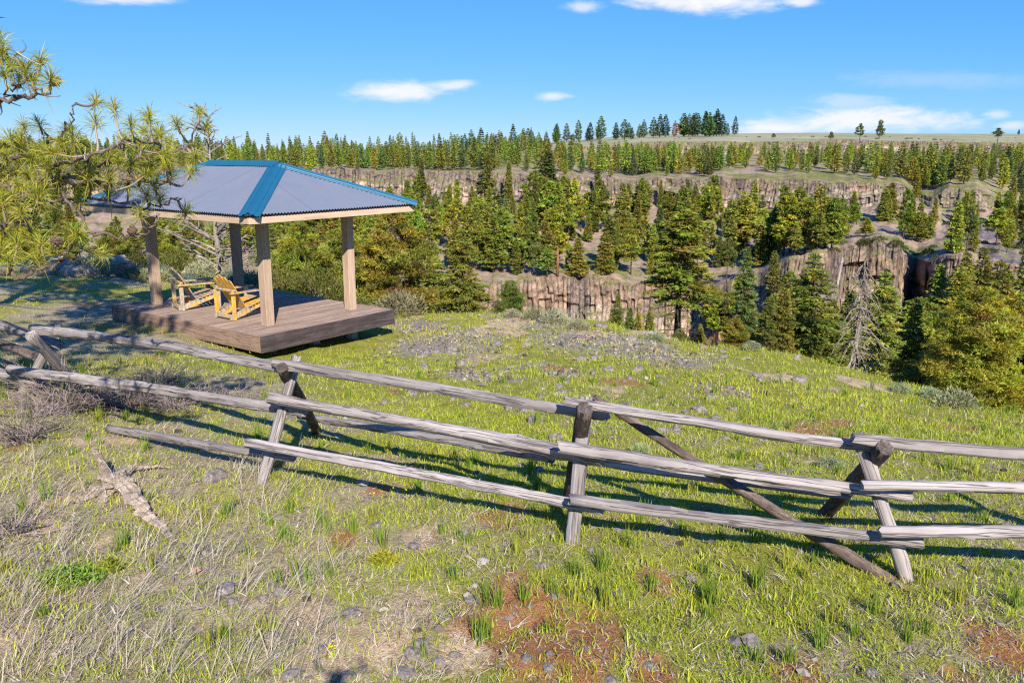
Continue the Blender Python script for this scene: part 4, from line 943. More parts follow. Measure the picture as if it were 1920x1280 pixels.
for u in (U0, U1):
    for v in (V0, V1): prt('post', (-PW, -PW, .0), (PW, PW, EZ-.09), M['post'], loc=(u, v, DZ+.001), bev=.008)
e0u, e1u, e0v, e1v = U0-EO, U1+EO, V0-EO, V1+EO
um = (e0u+e1u)/2; half = (e1u-e0u)/2
# eave boards, headers, soffit
zb = DZ+EZ
ins = .06
prt('eave_board', (e0u+ins, 0, -.175), (e1u-ins, .04, -.052), M['trim'], loc=(0, e0v+ins, zb))
prt('eave_board', (e0u+ins, 0, -.175), (e1u-ins, .04, -.052), M['trim'], loc=(0, e1v-ins-.04, zb))
M['trimy'] = mat_wood('tan_eave_board_long', [(.3, (.40, .285, .20)), (.5, (.52, .39, .285)), (.7, (.57, .44, .335))], sc=8, stretch=.05, axis=1, crack=.12, bs=.2)
prt('eave_board', (0, e0v+ins+.043, -.175), (.04, e1v-ins-.043, -.052), M['trimy'], loc=(e0u+ins, 0, zb))
prt('eave_board', (0, e0v+ins+.043, -.175), (.04, e1v-ins-.043, -.052), M['trimy'], loc=(e1u-ins-.04, 0, zb))
prt('soffit', (e0u+ins+.045, e0v+ins+.045, -.075), (e1u-ins-.045, e1v-ins-.045, -.02), M['fasciaside'], loc=(0, 0, zb), bev=0)
for v in (V0, V1): prt('header_beam', (U0-.3, v-.06, -.26), (U1+.3, v+.06, -.055), M['post'], loc=(0, 0, zb), bev=.005)
for u in (U0, U1): prt('header_beam', (u-.055, V0+.065, -.24), (u+.055, V1-.065, -.06), M['post'], loc=(0, 0, zb), bev=.005)
rise = RZ-EZ
def face(A, dirv, inv, L, run, hip, n_sheets):
    """corrugated sheets covering one roof face; A eave corner, dirv along the eave, inv inward"""
    A = np.array(A, float); dirv = np.array(dirv, float); inv = np.array(inv, float)
    slope = rise/run; cuts = np.linspace(0, L, n_sheets+1)
    for a, c in zip(cuts[:-1], cuts[1:]):
        n = max(3, int((c-a)/.0085)); s = np.linspace(a+.001, c+(.02 if c < L-.01 else -.001), n)
        s = np.unique(np.concatenate([s, [q for q in (hip, L-hip) if a < q < c]]))
        w = np.minimum(run, np.minimum(s, L-s)*run/hip); w = np.maximum(w, 0)
        cor = .0115*np.sin(2*np.pi*s/.074)+(0 if int(round(a/(L/n_sheets))) % 2 else .0035)
        V = []
        for f in (0, 1):
            V.append(A+dirv*s[:, None]+inv*(w*f)[:, None]+np.array([0, 0, 1.])*(w*f*slope+cor)[:, None])
        V = np.concatenate(V); m = len(s); i = np.arange(m-1)
        obj('roof_sheet', mesh('roof_sheet', V, [np.stack([i, i+1, i+1+m, i+m], 1)], [M['sheet']], smooth=True), pav)
ez = zb
LL = e1v-e0v; WW = e1u-e0u
face((e0u, e1v, ez), (0, -1, 0), (1, 0, 0), LL, half, RH, 8)
face((e1u, e0v, ez), (0, 1, 0), (-1, 0, 0), LL, half, RH, 8)
face((e0u, e0v, ez), (1, 0, 0), (0, 1, 0), WW, RH, half, 6)
face((e1u, e1v, ez), (-1, 0, 0), (0, -1, 0), WW, RH, half, 6)
def cap(P0, P1, n1, n2, name, w=.21):
    """ribbed metal cap over a hip or the ridge; n1, n2 unit vectors down each side, in the roof planes"""
    P0, P1, n1, n2 = [np.array(q, float) for q in (P0, P1, n1, n2)]
    prof = [(-w, .016), (-w+.012, .034), (-w+.03, .034), (-w+.042, .018), (-w*.55, .018), (-w*.5, .036), (-w*.4, .036), (-w*.35, .02), (-.03, .03), (0, .052)]
    prof += [(-a, h) for a, h in prof[-2::-1]]
    V = []
    for P in (P0, P1):
        for t, h in prof: V.append(P+(n1*(-t) if t < 0 else n2*t)+np.array([0, 0, h]))
    k = len(prof); i = np.arange(k-1)
    obj(name, mesh(name, V, [np.stack([i, i+1, i+1+k, i+k], 1)], [M['cap']]), pav)
rA = np.array([um, e0v+RH, zb+rise]); rB = np.array([um, e1v-RH, zb+rise])
def downs(h, planes):
    """in each plane with outward horizontal direction q and slope, the direction square to the hip h pointing away from it"""
    out = []
    for q, run in planes:
        nrm = unit(np.array([q[0]*rise/run, q[1]*rise/run, 1.0])); d = unit(np.cross(nrm, h))
        if d[2] > 0: d = -d
        out.append(d)
    return out
for cx, cy, rp, qs in [(e0u, e0v, rA, [((-1, 0), half), ((0, -1), RH)]), (e1u, e0v, rA, [((1, 0), half), ((0, -1), RH)]), (e0u, e1v, rB, [((-1, 0), half), ((0, 1), RH)]), (e1u, e1v, rB, [((1, 0), half), ((0, 1), RH)])]:
    c0 = np.array([cx, cy, zb]); hdir = unit(rp-c0); n1, n2 = downs(hdir, qs); c0 = c0+hdir*.02
    cap(c0, rp, n1, n2, 'hip_cap')
n1, n2 = downs(np.array([0, 1., 0]), [((-1, 0), half), ((1, 0), half)])
cap(rA+np.array([0, -.06, .012]), rB+np.array([0, .06, .012]), n1, n2, 'ridge_cap')

# ------------------------------------------------------------------ two adirondack chairs
def chair(loc, yaw, label, mat, mat2):
    e = empty('adirondack_chair', loc, yaw); tag(e, label, 'chair', 'chairs on the deck')
    def bx(name, lo, hi, R=None, off=(0, 0, 0), m=mat): b = Bag(); b.box(lo, hi, R, off, bev=.006); return obj(name, b.mesh(name, [m], False, False), e)
    def ry(a): c, s = math.cos(a), math.sin(a); return np.array([[c, 0, s], [0, 1, 0], [-s, 0, c]])
    for y in (0, .62):
        bx('rear_post', (-.045, -.02, .003), (.045, .02, .62), off=(0, y, 0))
        bx('front_leg', (-.05, -.02, .003), (.05, .02, .57), off=(.80, y+(-.045 if y == 0 else .045), 0), m=mat2)
        b = Bag()
        P = [(-.08, .012), (.04, .012), (.86, .26), (.86, .37), (.78, .375), (-.08, .10)]
        V = [(x, yy, z) for yy in (-.019, .019) for x, z in P]; k = len(P)
        b.add([(x, yy+y+(.042 if y == 0 else -.042), z) for x, yy, z in V], [[0, 1, 2], [0, 2, 3], [0, 3, 4], [0, 4, 5]]+[[k+c, k+b_, k+a] for a, b_, c in [(0, 1, 2), (0, 2, 3), (0, 3, 4), (0, 4, 5)]], [[i, i+k, (i+1) % k+k, (i+1) % k] for i in range(k)])
        obj('stringer', b.mesh('stringer', [mat2], False, False), e)
        b = Bag()
        P = [(-.09, -.045), (.55, -.07), (.86, -.085), (.93, -.06), (.95, 0), (.93, .06), (.86, .085), (.55, .07), (-.09, .045)]; k = len(P)
        V = [(x, yy+y+(-.03 if y == 0 else .03), z) for z in (.575, .60) for x, yy in P]
        b.add(V, [[k, k+i, k+i+1] for i in range(1, k-1)]+[[0, i+1, i] for i in range(1, k-1)], [[i, (i+1) % k, (i+1) % k+k, i+k] for i in range(k)])
        obj('arm', b.mesh('arm', [mat2], False, False), e)
    bx('crossbar', (-.02, -.05, .62), (.035, .67, .66), off=(0, 0, 0), m=mat2)
    bx('crossbar', (-.065, .06, .04), (-.035, .56, .13), m=mat2)
    bx('crossbar', (.845, -.02, .26), (.87, .64, .37))
    t = math.radians(31)
    for i in range(5):
        q = i-2; ln = .90-abs(q)*.045-(.03 if abs(q) == 2 else 0)
        b = Bag(); w0, w1 = .048, .058; prof = [(-w0, 0), (w0, 0), (w1, ln*.93), (w1*.55, ln), (-w1*.55, ln), (-w1, ln*.93)]; k = 6
        V = []
        for dx in (-.01, .01):
            for yy, l in prof:
                Y = .31+q*(.105+.022*l/ln)+yy; V.append((.36-math.sin(t)*l+dx*math.cos(t), Y, .19+math.cos(t)*l+dx*math.sin(t)))
        b.add(V, [[0, i_, i_+1] for i_ in range(1, k-1)]+[[k, k+i_+1, k+i_] for i_ in range(1, k-1)], [[i_, i_+k, (i_+1) % k+k, (i_+1) % k] for i_ in range(k)])
        obj('back_slat', b.mesh('back_slat', [mat], False, False), e)
    for i in range(6):
        x = .40+i*.085; z = .125+(x-.04)*.302
        bx('seat_slat', (-.036, -.035, -.009), (.036, .655, .011), ry(-.293), (x, 0, z+.027), mat if i < 4 else mat2)
    return e
DT = -3.528+.001
chair((-5.92, 17.62, DT), YAW, 'yellow peeling wooden lounge chair nearer the corner post, its slatted back towards us', M['chair'], M['chairgrey'])
chair((-7.45, 18.72, DT), math.radians(37), 'more worn grey and yellow lounge chair seen from the side, farther from the corner post', M['chairgrey'], M['chairgrey'])

# ------------------------------------------------------------------ the jack-leg rail fence
def log(name, p0, p1, r0, r1, mat, parent=None, bend=.02, seed=0, n=11, flat=1.0, label=None):
    """one pole as its own object: local z runs along it"""
    rg = np.random.default_rng(seed+1000); p0 = Vector(p0); p1 = Vector(p1); d = p1-p0; L = d.length; k = max(6, int(L/.11))
    t = np.linspace(0, 1, k); ph = rg.uniform(0, 6.28); off = np.sin(t*math.pi)*bend*L*.5
    X = off*math.cos(ph)+np.cumsum(rg.normal(0, .0022, k)); Y = off*math.sin(ph)+np.cumsum(rg.normal(0, .0022, k)); X -= X[0]; Y -= Y[0]
    X -= t*X[-1]; Y -= t*Y[-1]
    r = .86*(r0+(r1-r0)*t)*(1+rg.normal(0, .03, k)); th = np.arange(n)/n*2*np.pi
    lobe = 1+.05*np.sin(2*th+rg.uniform(0, 6))+.04*np.sin(3*th+rg.uniform(0, 6))+rg.normal(0, .06, n)
    R = r[:, None]*lobe[None]*(1+rg.normal(0, .012, (k, n)))
    for _ in range(int(L*2.2)):
        i = rg.integers(1, k-1); j = rg.integers(0, n); R[i, j] *= rg.uniform(1.1, 1.25)
    for _ in range(5):
        j = rg.integers(0, n); a, c = sorted(rg.integers(0, k, 2)); R[a:c, j] *= .80
    V = np.stack([X[:, None]+R*np.cos(th)*flat, Y[:, None]+R*np.sin(th), np.broadcast_to((t*L)[:, None], R.shape)], -1)
    V[0, :, 2] += rg.normal(0, .008, n); V[-1, :, 2] += rg.normal(0, .008, n)
    i = np.arange(k-1)[:, None]*n; j = np.arange(n)[None]; Q = np.stack([i+j, i+(j+1) % n, i+n+(j+1) % n, i+n+j], -1).reshape(-1, 4)
    V = V.reshape(-1, 3); c0 = len(V); V = np.concatenate([V, [[X[0], Y[0], .004], [X[-1], Y[-1], L-.004]]])
    T = np.array([[c0, (q+1) % n, q] for q in range(n)]+[[c0+1, (k-1)*n+q, (k-1)*n+(q+1) % n] for q in range(n)])
    me = mesh(name, V, [T, Q], [mat]); sm = rg.uniform(size=len(me.polygons)) < .5; sm[:2*n] = False; me.polygons.foreach_set('use_smooth', sm)
    o = obj(name, me, parent); q = d.to_track_quat('Z', 'Y'); o.rotation_mode = 'QUATERNION'; o.rotation_quaternion = q
    o.location = p0-(parent.location if parent else Vector((0, 0, 0)))
    if label: o['label'] = label
    return o
J = {}
def base(px, py, dz=0): p = on_ground(px, py); p.z += dz; return p
b2, b3, b4 = base(488, 905), base(1070, 1022), base(1708, 1088)
b1 = Vector(at_y(28, 775, 10.1)); b1.z = gz(b1.x, b1.y)
fence = empty('rail_fence', b3); tag(fence, 'weathered grey split-rail jack fence running across the grass in front of the pavilion', 'fence')
fd2 = lambda a, b: Vector(((b-a).x, (b-a).y, 0)).normalized()
# near legs (grey) lean away from us, dark legs lean towards us
def pt(px, py, y): return at_y(px, py, y)
n2t = pt(557, 668, b2.y+.55); n3t = pt(1098, 744, b3.y+.5); n4t = pt(1606, 812, b4.y+.35); n1t = pt(113, 612, b1.y+.45)
log('leg', b2+Vector((-.02, -.03, -.12)), n2t, .062, .056, M['rail'], fence, .01, 1, label='grey near leg')
log('leg', b3+Vector((0, 0, -.12)), n3t, .068, .06, M['rail'], fence, .008, 2, label='grey near leg, wide and straight')
log('leg', b4+Vector((.01, -.02, -.12)), n4t, .062, .05, M['rail'], fence, .012, 3, label='grey near leg, split at the foot')
log('leg', b1+Vector((-.1, -.05, -.3)), n1t, .075, .07, M['rail'], fence, .01, 4, label='grey leg in the bare twigs')
d2t = pt(528, 688, b2.y+.16); d3t = pt(1096, 764, b3.y+.13); d4t = pt(1660, 838, b4.y+.12); d1t = pt(58, 628, b1.y-.25)
d2b = base(598, 806, -.1); d3b = Vector((b3.x+.05, b3.y+1.15, 0)); d3b.z = gz(d3b.x, d3b.y)-.1
d4b = base(1538, 955, -.1); d1b = base(165, 722, -.2)
log('leg', d2b, d2t, .062, .064, M['darkleg'], fence, .01, 5, label='dark barked far leg')
log('leg', d3b, d3t, .07, .066, M['darkleg'], fence, .01, 6, label='dark far leg seen end on')
log('leg', d4b, d4t, .068, .062, M['darkleg'], fence, .01, 7, label='dark far leg slanting across its near leg')
log('leg', d1b, d1t, .085, .08, M['rail'], fence, .01, 8)
# helper: depth of the near leg at a picture height
def leg_y(bp, tp, py):
    lo, hi = 0, 1
    for _ in range(30):
        m = (lo+hi)/2; q = bp.lerp(tp, m); _, yy = to_pix(q.x, q.y, q.z)
        if yy > py: lo = m
        else: hi = m
    return bp.lerp(tp, lo).y
def rail(a, b, ya, yb, r, seed, r2=None, mat='rail', bend=.012, label=None): return log('rail', pt(a[0], a[1], ya), pt(b[0], b[1], yb), r, r2 or r, M[mat], fence, bend, seed, label=label)
def yl(n, py, off=-.1): return leg_y(*{1: (b1, n1t), 2: (b2, n2t), 3: (b3, n3t), 4: (b4, n4t)}[n], py)+off
t2, t3, t4, t1 = [(n.y+d.y)/2 for n, d in ((n2t, d2t), (n3t, d3t), (n4t, d4t), (n1t, d1t))]
# bay between the first and second jack
rail((62, 617), (548, 693), t1-.05, t2+.06, .072, 11, .055)
rail((20, 693), (572, 771), yl(1, 700), yl(2, 768), .078, 12, .058)
rail((205, 803), (550, 857), yl(2, 850)+1.6, yl(2, 852), .056, 13, .05)
# second to third
rail((516, 681), (1138, 779), t2-.03, t3+.04, .062, 21, .052)
rail((506, 747), (1130, 862), yl(2, 752, -.12), yl(3, 862, -.10), .058, 22, .062)
rail((560, 778), (1035, 858), d2b.y-.12, d3b.y-.5, .05, 23, .052)
rail((463, 830), (1130, 956), yl(2, 835, -.13), yl(3, 950, -.10), .052, 24, .05)
# third to fourth
rail((1058, 753), (1642, 838), t3-.04, t4+.05, .05, 31, .046)
rail((1050, 837), (1711, 931), yl(3, 845, -.19), yl(4, 925, -.12), .052, 32, .042, bend=.02, label='rail with a rough splintered upper edge')
rail((1022, 848), (1592, 927), yl(3, 850, .16), yl(4, 925, .32), .046, 33, .045)
rail((1068, 936), (1728, 1019), yl(3, 945, -.18), yl(4, 1015, -.10), .046, 34, .044)
# fourth jack onwards, out of the picture
rail((1598, 822), (2260, 880), t4-.03, t4-.25, .046, 41, .06)
rail((1616, 909), (2300, 930), yl(4, 915, -.17), yl(4, 915, -.4), .046, 42, .055)
rail((1650, 997), (2300, 1008), yl(4, 1000, -.17), yl(4, 1000, -.4), .046, 43, .055)
c5 = pt(2230, 1000, t4-.35); c5.z = gz(c5.x, c5.y); tp5 = c5+Vector((-.05, .42, 1.12)); ft5 = Vector((c5.x+.03, c5.y+1.0, 0)); ft5.z = gz(ft5.x, ft5.y)-.1
log('leg', c5+Vector((0, -.02, -.12)), tp5, .06, .055, M['rail'], fence, .01, 71); log('leg', ft5, c5+Vector((0, .12, 1.06)), .064, .06, M['darkleg'], fence, .01, 72)
# before the first jack
rail((-240, 520), (112, 647), 12.2, t1+.05, .085, 51, .07)
rail((-240, 650), (76, 716), 12.0, yl(1, 715, -.22), .085, 52, .075)
rail((-200, 565), (66, 668), 12.3, b1.y+.5, .075, 53, .07, mat='darkleg')
log('brace', base(1692, 1087, -.06)+Vector((-.02, .02, 0)), pt(1112, 744, n3t.y+.16), .055, .036, M['brace'], fence, .012, 61, label='long brown barked brace pole')

# ------------------------------------------------------------------ stones
def rock_mesh(name, seed, mat, sub=2, sq=(1, 1, .6), ang=.35):
    import bmesh
    bm = bmesh.new(); bmesh.ops.create_icosphere(bm, subdivisions=sub, radius=1)
    rg = np.random.default_rng(seed); pl = unit(rg.normal(size=(9, 3))); dd = rg.uniform(.55, .95, 9)
    for v in bm.verts:
        c = np.array(v.co)
        for p_, d_ in zip(pl, dd):
            s = c@p_
            if s > d_: c = c-p_*(s-d_)
        c = c*(1+rg.normal(0, ang*.12)); v.co = c*np.array(sq)
    me = bpy.data.meshes.new(name); bm.to_mesh(me); bm.free(); me.materials.append(mat); me.polygons.foreach_set('use_smooth', np.zeros(len(me.polygons), bool)); return me
RK = [rock_mesh('stone', 300+i, M['stone'], 2, (1, .8, .5+.1*(i % 3)), .5) for i in range(7)]
RP = [rock_mesh('pale_stone', 320+i, M['palestone'], 2, (1, .7, .45), .4) for i in range(3)]
def rock(px, py, w, label, group=None, pale=False, me=None, sink=.35, nm='stone'):
    p = on_ground(px, py); d = p.length; r = w/2/F*d
    o = obj(nm, me or random.choice(RP if pale else RK), loc=(p.x, p.y, p.z+r*.10*(1-sink)-.008)); o.scale = (r, r*random.uniform(.8, 1.2), r*random.uniform(.8, 1.15)); o.rotation_euler = (random.uniform(-.3, .3), random.uniform(-.3, .3), random.uniform(0, 6.28))
    if group: AUTO.append((o, w, 'pale' if pale else 'dark', 'stone'))
    return tag(o, label, 'stone', group)
random.seed(3)
rock(400, 898, 54, 'rounded grey stone with a pale chip, beside the foot of the second fence jack', me=RK[1], sink=-.6)
rock(905, 1052, 30, 'bright whitish stone lying below the middle of the fence', pale=True)
rock(880, 1043, 22, 'smaller whitish stone touching the bright one', pale=True)
rock(1005, 885, 42, 'dark stone under the middle rail close to the third jack')
rock(770, 1225, 46, 'flat grey-brown slab near the small cast shadow')
rock(757, 1262, 52, 'dark mottled stone at the bottom picture edge')
rock(1412, 1205, 44, 'long pinkish stone lying in the green grass')
rock(1312, 770, 34, 'dark stone by itself on the green slope beyond the third bay')
rock(1497, 712, 34, 'black-and-white stone alone on the slope near the rim')
rock(795, 668, 30, 'grey stone of the little pile beyond the top rail')
rock(820, 662, 26, 'second grey stone of the little pile beyond the top rail')
rock(870, 1004, 36, 'dark pitted stone beneath the low rail of the second bay')
rock(706, 985, 34, 'split dark stone in the dry grass under the low rail')
rock(510, 1190, 32, 'dark stone in the dry grass near the bent stalks')
rock(425, 1105, 56, 'long dark stone flat in the dry grass')
rock(495, 1120, 24, 'small dark stone next to the long flat one')
rock(660, 1152, 44, 'dark layered stone on the pale bare earth')
rock(855, 1228, 28, 'grey stone on the trodden soil')
rock(1290, 880, 30, 'stone in the shade of the double middle rail')
LABR = {0: 'dark lichened stone half sunk in the grass in front of the fence', 1: 'dark lichened stone half sunk in the grass beyond the fence', 2: 'dark stone bedded in the gravelly patch near the rim'}
i = 0
while i < 200:
    z = i % 3
    px, py = (random.uniform(420, 1900), random.uniform(960, 1275)) if z == 0 else ((random.uniform(640, 1500), random.uniform(690, 900)) if z == 1 else (random.choice([random.gauss(840, 60), random.gauss(1150, 110), random.gauss(1350, 90)]), random.uniform(610, 720)))
    rock(px, py, abs(random.gauss(0, 13))+(14 if z != 2 else 10), LABR[z], ['stones in the near grass', 'stones in the grass beyond the fence', 'stones near the rim'][z], random.random() < .05); i += 1
# rubble: too many small stones to count
b = Bag(); rg2 = np.random.default_rng(9); n = 9000
src = [(on_ground(*q[:2]), q[2]) for q in GRAV]
X = []; 
for p, r in src: X.append(np.stack([rg2.normal(p.x, r*.75, int(300*min(r, 1.2))), rg2.normal(p.y, r*.8, int(300*min(r, 1.2)))], 1))
xx = rg2.uniform(-5, 9, 26000); yy = rg2.uniform(4, 20, 26000); mk = masks(xx, yy); kp = (rg2.uniform(size=26000) < mk[2]*.35+.015) & (rim_out(xx, yy) < 0); X.append(np.stack([xx[kp], yy[kp]], 1)); X = np.concatenate(X)
ico = np.array([[0, 0, 1], [.9, 0, .3], [-.3, .85, .3], [-.6, -.7, .3], [.3, -.85, -.2], [.5, .75, -.3], [-.9, .1, -.3]]); icf = np.array([[0, 1, 5], [0, 5, 2], [0, 2, 6], [0, 6, 3], [0, 3, 4], [0, 4, 1]])
zz = ground(X[:, 0], X[:, 1]); m = len(X); s = rg2.gamma(2.2, .0085, m)+.006; a = rg2.uniform(0, 6.28, m)
P = ico[None]*rg2.uniform(.6, 1.3, (m, 7, 1))*s[:, None, None]*np.array([1, 1, .7]); x = P[..., 0]*np.cos(a)[:, None]-P[..., 1]*np.sin(a)[:, None]; y = P[..., 0]*np.sin(a)[:, None]+P[..., 1]*np.cos(a)[:, None]
V = np.stack([x+X[:, :1], y+X[:, 1:], P[..., 2]+zz[:, None]+.25*s[:, None]], -1).reshape(-1, 3)
C = np.repeat(rg2.choice(np.array([[.07, .055, .045], [.13, .105, .09], [.22, .185, .155], [.26, .23, .195], [.22, .15, .1]]), m)*rg2.uniform(.7, 1.3, (m, 1)), 7, 0)
o = obj('gravel', mesh('gravel', V, [(icf[None]+np.arange(m)[:, None, None]*7).reshape(-1, 3)], [M['twig']], {'col': C})); tag(o, 'small broken basalt gravel strewn between the grass', 'gravel', kind='stuff')

# rock outcrop beyond the end of the pavilion
def outcrop(px, py, y, w, h, seed, label):
    p = at_y(px, py, y); p.z = gz(p.x, p.y); me = rock_mesh('rock_outcrop', seed, M['outcrop'], 4, (w, w*.6, h), .25); o = obj('rock_outcrop', me, loc=p+Vector((0, 0, h*.1))); tag(o, label, 'rock')
outcrop(205, 508, 27, 1.2, .55, 401, 'rounded grey-tan rock outcrop under the end of the pavilion roof')
outcrop(150, 522, 25.5, .6, .35, 402, 'dark jagged rock below the rounded outcrop')
outcrop(95, 520, 26, .9, .5, 403, 'shaded dark rock beneath the overhanging boughs')

# ------------------------------------------------------------------ fallen root
e = empty('fallen_root', on_ground(200, 920)); tag(e, 'bleached forked piece of old root lying in the dry grass', 'driftwood')
def rootpart(name, pts, radii, seed):
    rg_ = np.random.default_rng(seed+40); P = []
    for px, py, h in pts: q = on_ground(px, py); P.append(np.array(q)-np.array(e.location)+np.array([0, 0, h]))
    P = np.array(P); t = np.linspace(0, 1, len(P)); k = len(P)*6; tt = np.linspace(0, 1, k); P = np.stack([np.interp(tt, t, P[:, i]) for i in range(3)], 1); P[1:-1] = (P[:-2]+2*P[1:-1]+P[2:])/4
    r = np.interp(tt, t, radii); P[1:-1] += rg_.normal(0, .16, (k-2, 3))*r[1:-1, None]
    n = 12; lobes = 1+.28*np.sin(2*np.arange(n)/n*6.283+rg_.uniform(0, 6))+rg_.normal(0, .14, n)
    b = Bag(); b.tube(P, r, n, wob=.10); V = b.V[0]; c = np.repeat(P, n, 0); V[:k*n] = c+(V[:k*n]-c)*np.tile(lobes, k)[:, None]*.58*np.array([1, 1, .75])
    V[(k-1)*n:k*n] += (rg_.normal(0, .5, (n, 1))*r[-1])*unit(P[-1:]-P[-2:-1])
    return obj(name, b.mesh(name, [M['driftwood']], False, False), e)
rootpart('root_limb', [(196, 908, .07), (222, 918, .09), (240, 930, .08), (256, 950, .06), (270, 968, .05), (292, 984, .035), (312, 998, .02), (326, 1014, .0)], [.07, .10, .095, .085, .075, .055, .04, .03], 1)
rootpart('root_prong', [(206, 912, .07), (198, 902, .14), (190, 897, .21), (180, 893, .27)], [.07, .055, .05, .035], 2)
rootpart('root_prong', [(214, 918, .05), (186, 928, .05), (165, 936, .03), (140, 944, .02)], [.065, .05, .045, .03], 3)
rootpart('root_prong', [(208, 914, .08), (232, 902, .07), (252, 890, .08), (276, 886, .05), (300, 881, .04), (318, 880, .02)], [.06, .055, .04, .028, .022, .015], 4)
rootpart('root_prong', [(212, 922, .03), (200, 930, .03), (188, 942, .0)], [.05, .045, .03], 5)
rootpart('root_prong', [(236, 905, .06), (222, 922, .08), (200, 928, .06), (176, 921, .05)], [.045, .06, .05, .03], 6)

# ------------------------------------------------------------------ bare twiggy shrubs along the fence, sagebrush at the rim
def bare_shrub(loc, R, H, n, seed, label, C=(.17, .135, .125), group=None):
    rg = np.random.default_rng(seed); b = Bag()
    for i in range(n):
        a = rg.uniform(0, 6.28); r = R*rg.uniform(.15, 1)**.7; zt = H*rg.uniform(.35, 1)*(1.1-r/R*.5); rr = R*.35*rg.uniform(0, 1); s0 = np.array([math.cos(a*1.3)*rr*.6, math.sin(a*1.3)*rr*.6, -.03])
        P = np.array([s0, s0+[math.cos(a)*r*.35, math.sin(a)*r*.35, zt*.55], s0+[math.cos(a)*r*.75, math.sin(a)*r*.75, zt*.85], s0+[math.cos(a+.2)*r, math.sin(a+.2)*r, zt]])+rg.normal(0, .02, (4, 3))
        col = np.array(C)*rg.uniform(.6, 1.7)
        b.tube(P, [.0055, .004, .003, .0015], 3, C=col, caps=False)
        for k in range(4):
            q = rg.integers(1, 3); f = rg.uniform(); c = P[q]*(1-f)+P[q+1]*f if q < 3 else P[3]; dd = unit(np.array([math.cos(a), math.sin(a), .6])+rg.normal(0, .7, 3)); l = rg.uniform(.06, .2)*H*1.6
            b.tube([c, c+dd*l*.5+rg.normal(0, .01, 3), c+dd*l], [.0028, .002, .001], 3, C=col*1.15, caps=False)
    e = empty('bare_shrub', loc); tag(e, label, 'shrub', group); obj('stems', b.mesh('bare_shrub', [M['twig']], False, True), e); return e
for px, py, R, H, n, lab in [(120, 775, .75, .62, 200, 'bare grey twiggy shrub around the first fence jack'), (235, 765, .7, .5, 170, 'wide bare shrub in front of the middle rail, next to the first jack'), (330, 770, .6, .42, 90, 'low bare shrub between the two lower rails'), (40, 830, .6, .6, 100, 'bare shrub at the picture side below the first jack'), (60, 735, .6, .5, 80, 'bare twigs poking up behind the first jack'), (430, 755, .5, .3, 80, 'thin bare shrub just before the second jack'), (300, 720, .6, .35, 90, 'bare twigs behind the middle rail'), (20, 1000, .35, .3, 50, 'small bare shrub at the picture side near the root')]:
    bare_shrub(on_ground(px, py), R, H, n, int(px+py), lab)
SAGE = [shrub_mesh('sagebrush', 60+i, 900, .5, .42, .10, .028, (.185, .195, .135), 14, twig=(.2, .17, .15)) for i in range(3)]
rs = random.Random(8)
for px, py, s, lab in [(1790, 765, 1.0, 'large pale sagebrush at the rim below the golden pine'), (1745, 748, .7, 'smaller sagebrush just uphill of the large one at the rim'), (1880, 772, .8, 'sagebrush at the foot of the golden pine by the picture side'), (1040, 604, 1.1, 'whitish sagebrush at the rim above the gravel patch'), (1000, 598, .9, 'pale low sagebrush on the rim crest'), (960, 594, .7, 'small grey shrub at the top of the rim crest'), (1085, 618, .8, 'grey shrub downhill of the whitish sagebrush'), (1230, 640, .7, 'grey shrub on the rim left bare by the gravel'), (1410, 655, .6, 'tiny sagebrush at the rim near the young pine'), (1690, 735, .5, 'tuft-like sagebrush near the dead snag'), (1200, 850, .35, 'small dry grey shrub in the grass behind the third bay'), (1560, 880, .4, 'small grey shrub behind the fourth jack')]:
    shrub(rs.choice(SAGE), on_ground(px, py), s*.72, 'sagebrush', lab)
for i in range(26):
    px, py = rs.uniform(130, 760), 0; py = np.interp(px, [130, 300, 430, 600, 760], [500, 512, 532, 562, 594])+rs.uniform(-2, 16)
    if 205 < px < 742 and py > 560: continue
    shrub(rs.choice(SAGE), on_ground(px, py), rs.uniform(.7, 1.5), 'dry_shrub', 'dry grey-tan shrub in the thicket behind the pavilion deck', 'shrub', 'dry shrubs behind the deck', rs.choice('nod'))
SHB = shrub_mesh('green_shrub', 70, 1600, .8, .8, .10, .03, (.08, .086, .022), 14)
for px, py, y, s, lab in [(255, 520, 28, 1.0, 'yellow-green bush beside the tan corner post'), (330, 532, 29, 1.3, 'yellow-green bush behind the worn chair'), (520, 548, 28, 1.5, 'yellow-green bush behind the deck between the two nearest posts'), (600, 566, 27, 1.6, 'dense green bush behind the deck, to the canyon side of the nearest post'), (690, 585, 27, 1.2, 'green bush touching the far corner of the deck'), (470, 540, 30, 1.4, 'green bush behind the yellow chair'), (1240, 560, 44, 1.0, 'green bush at the foot of the tan lower cliff')]:
    p = at_y(px, py+6, y); p.z = gz(p.x, p.y); shrub(SHB, p, s, 'green_bush', lab, 'bush')

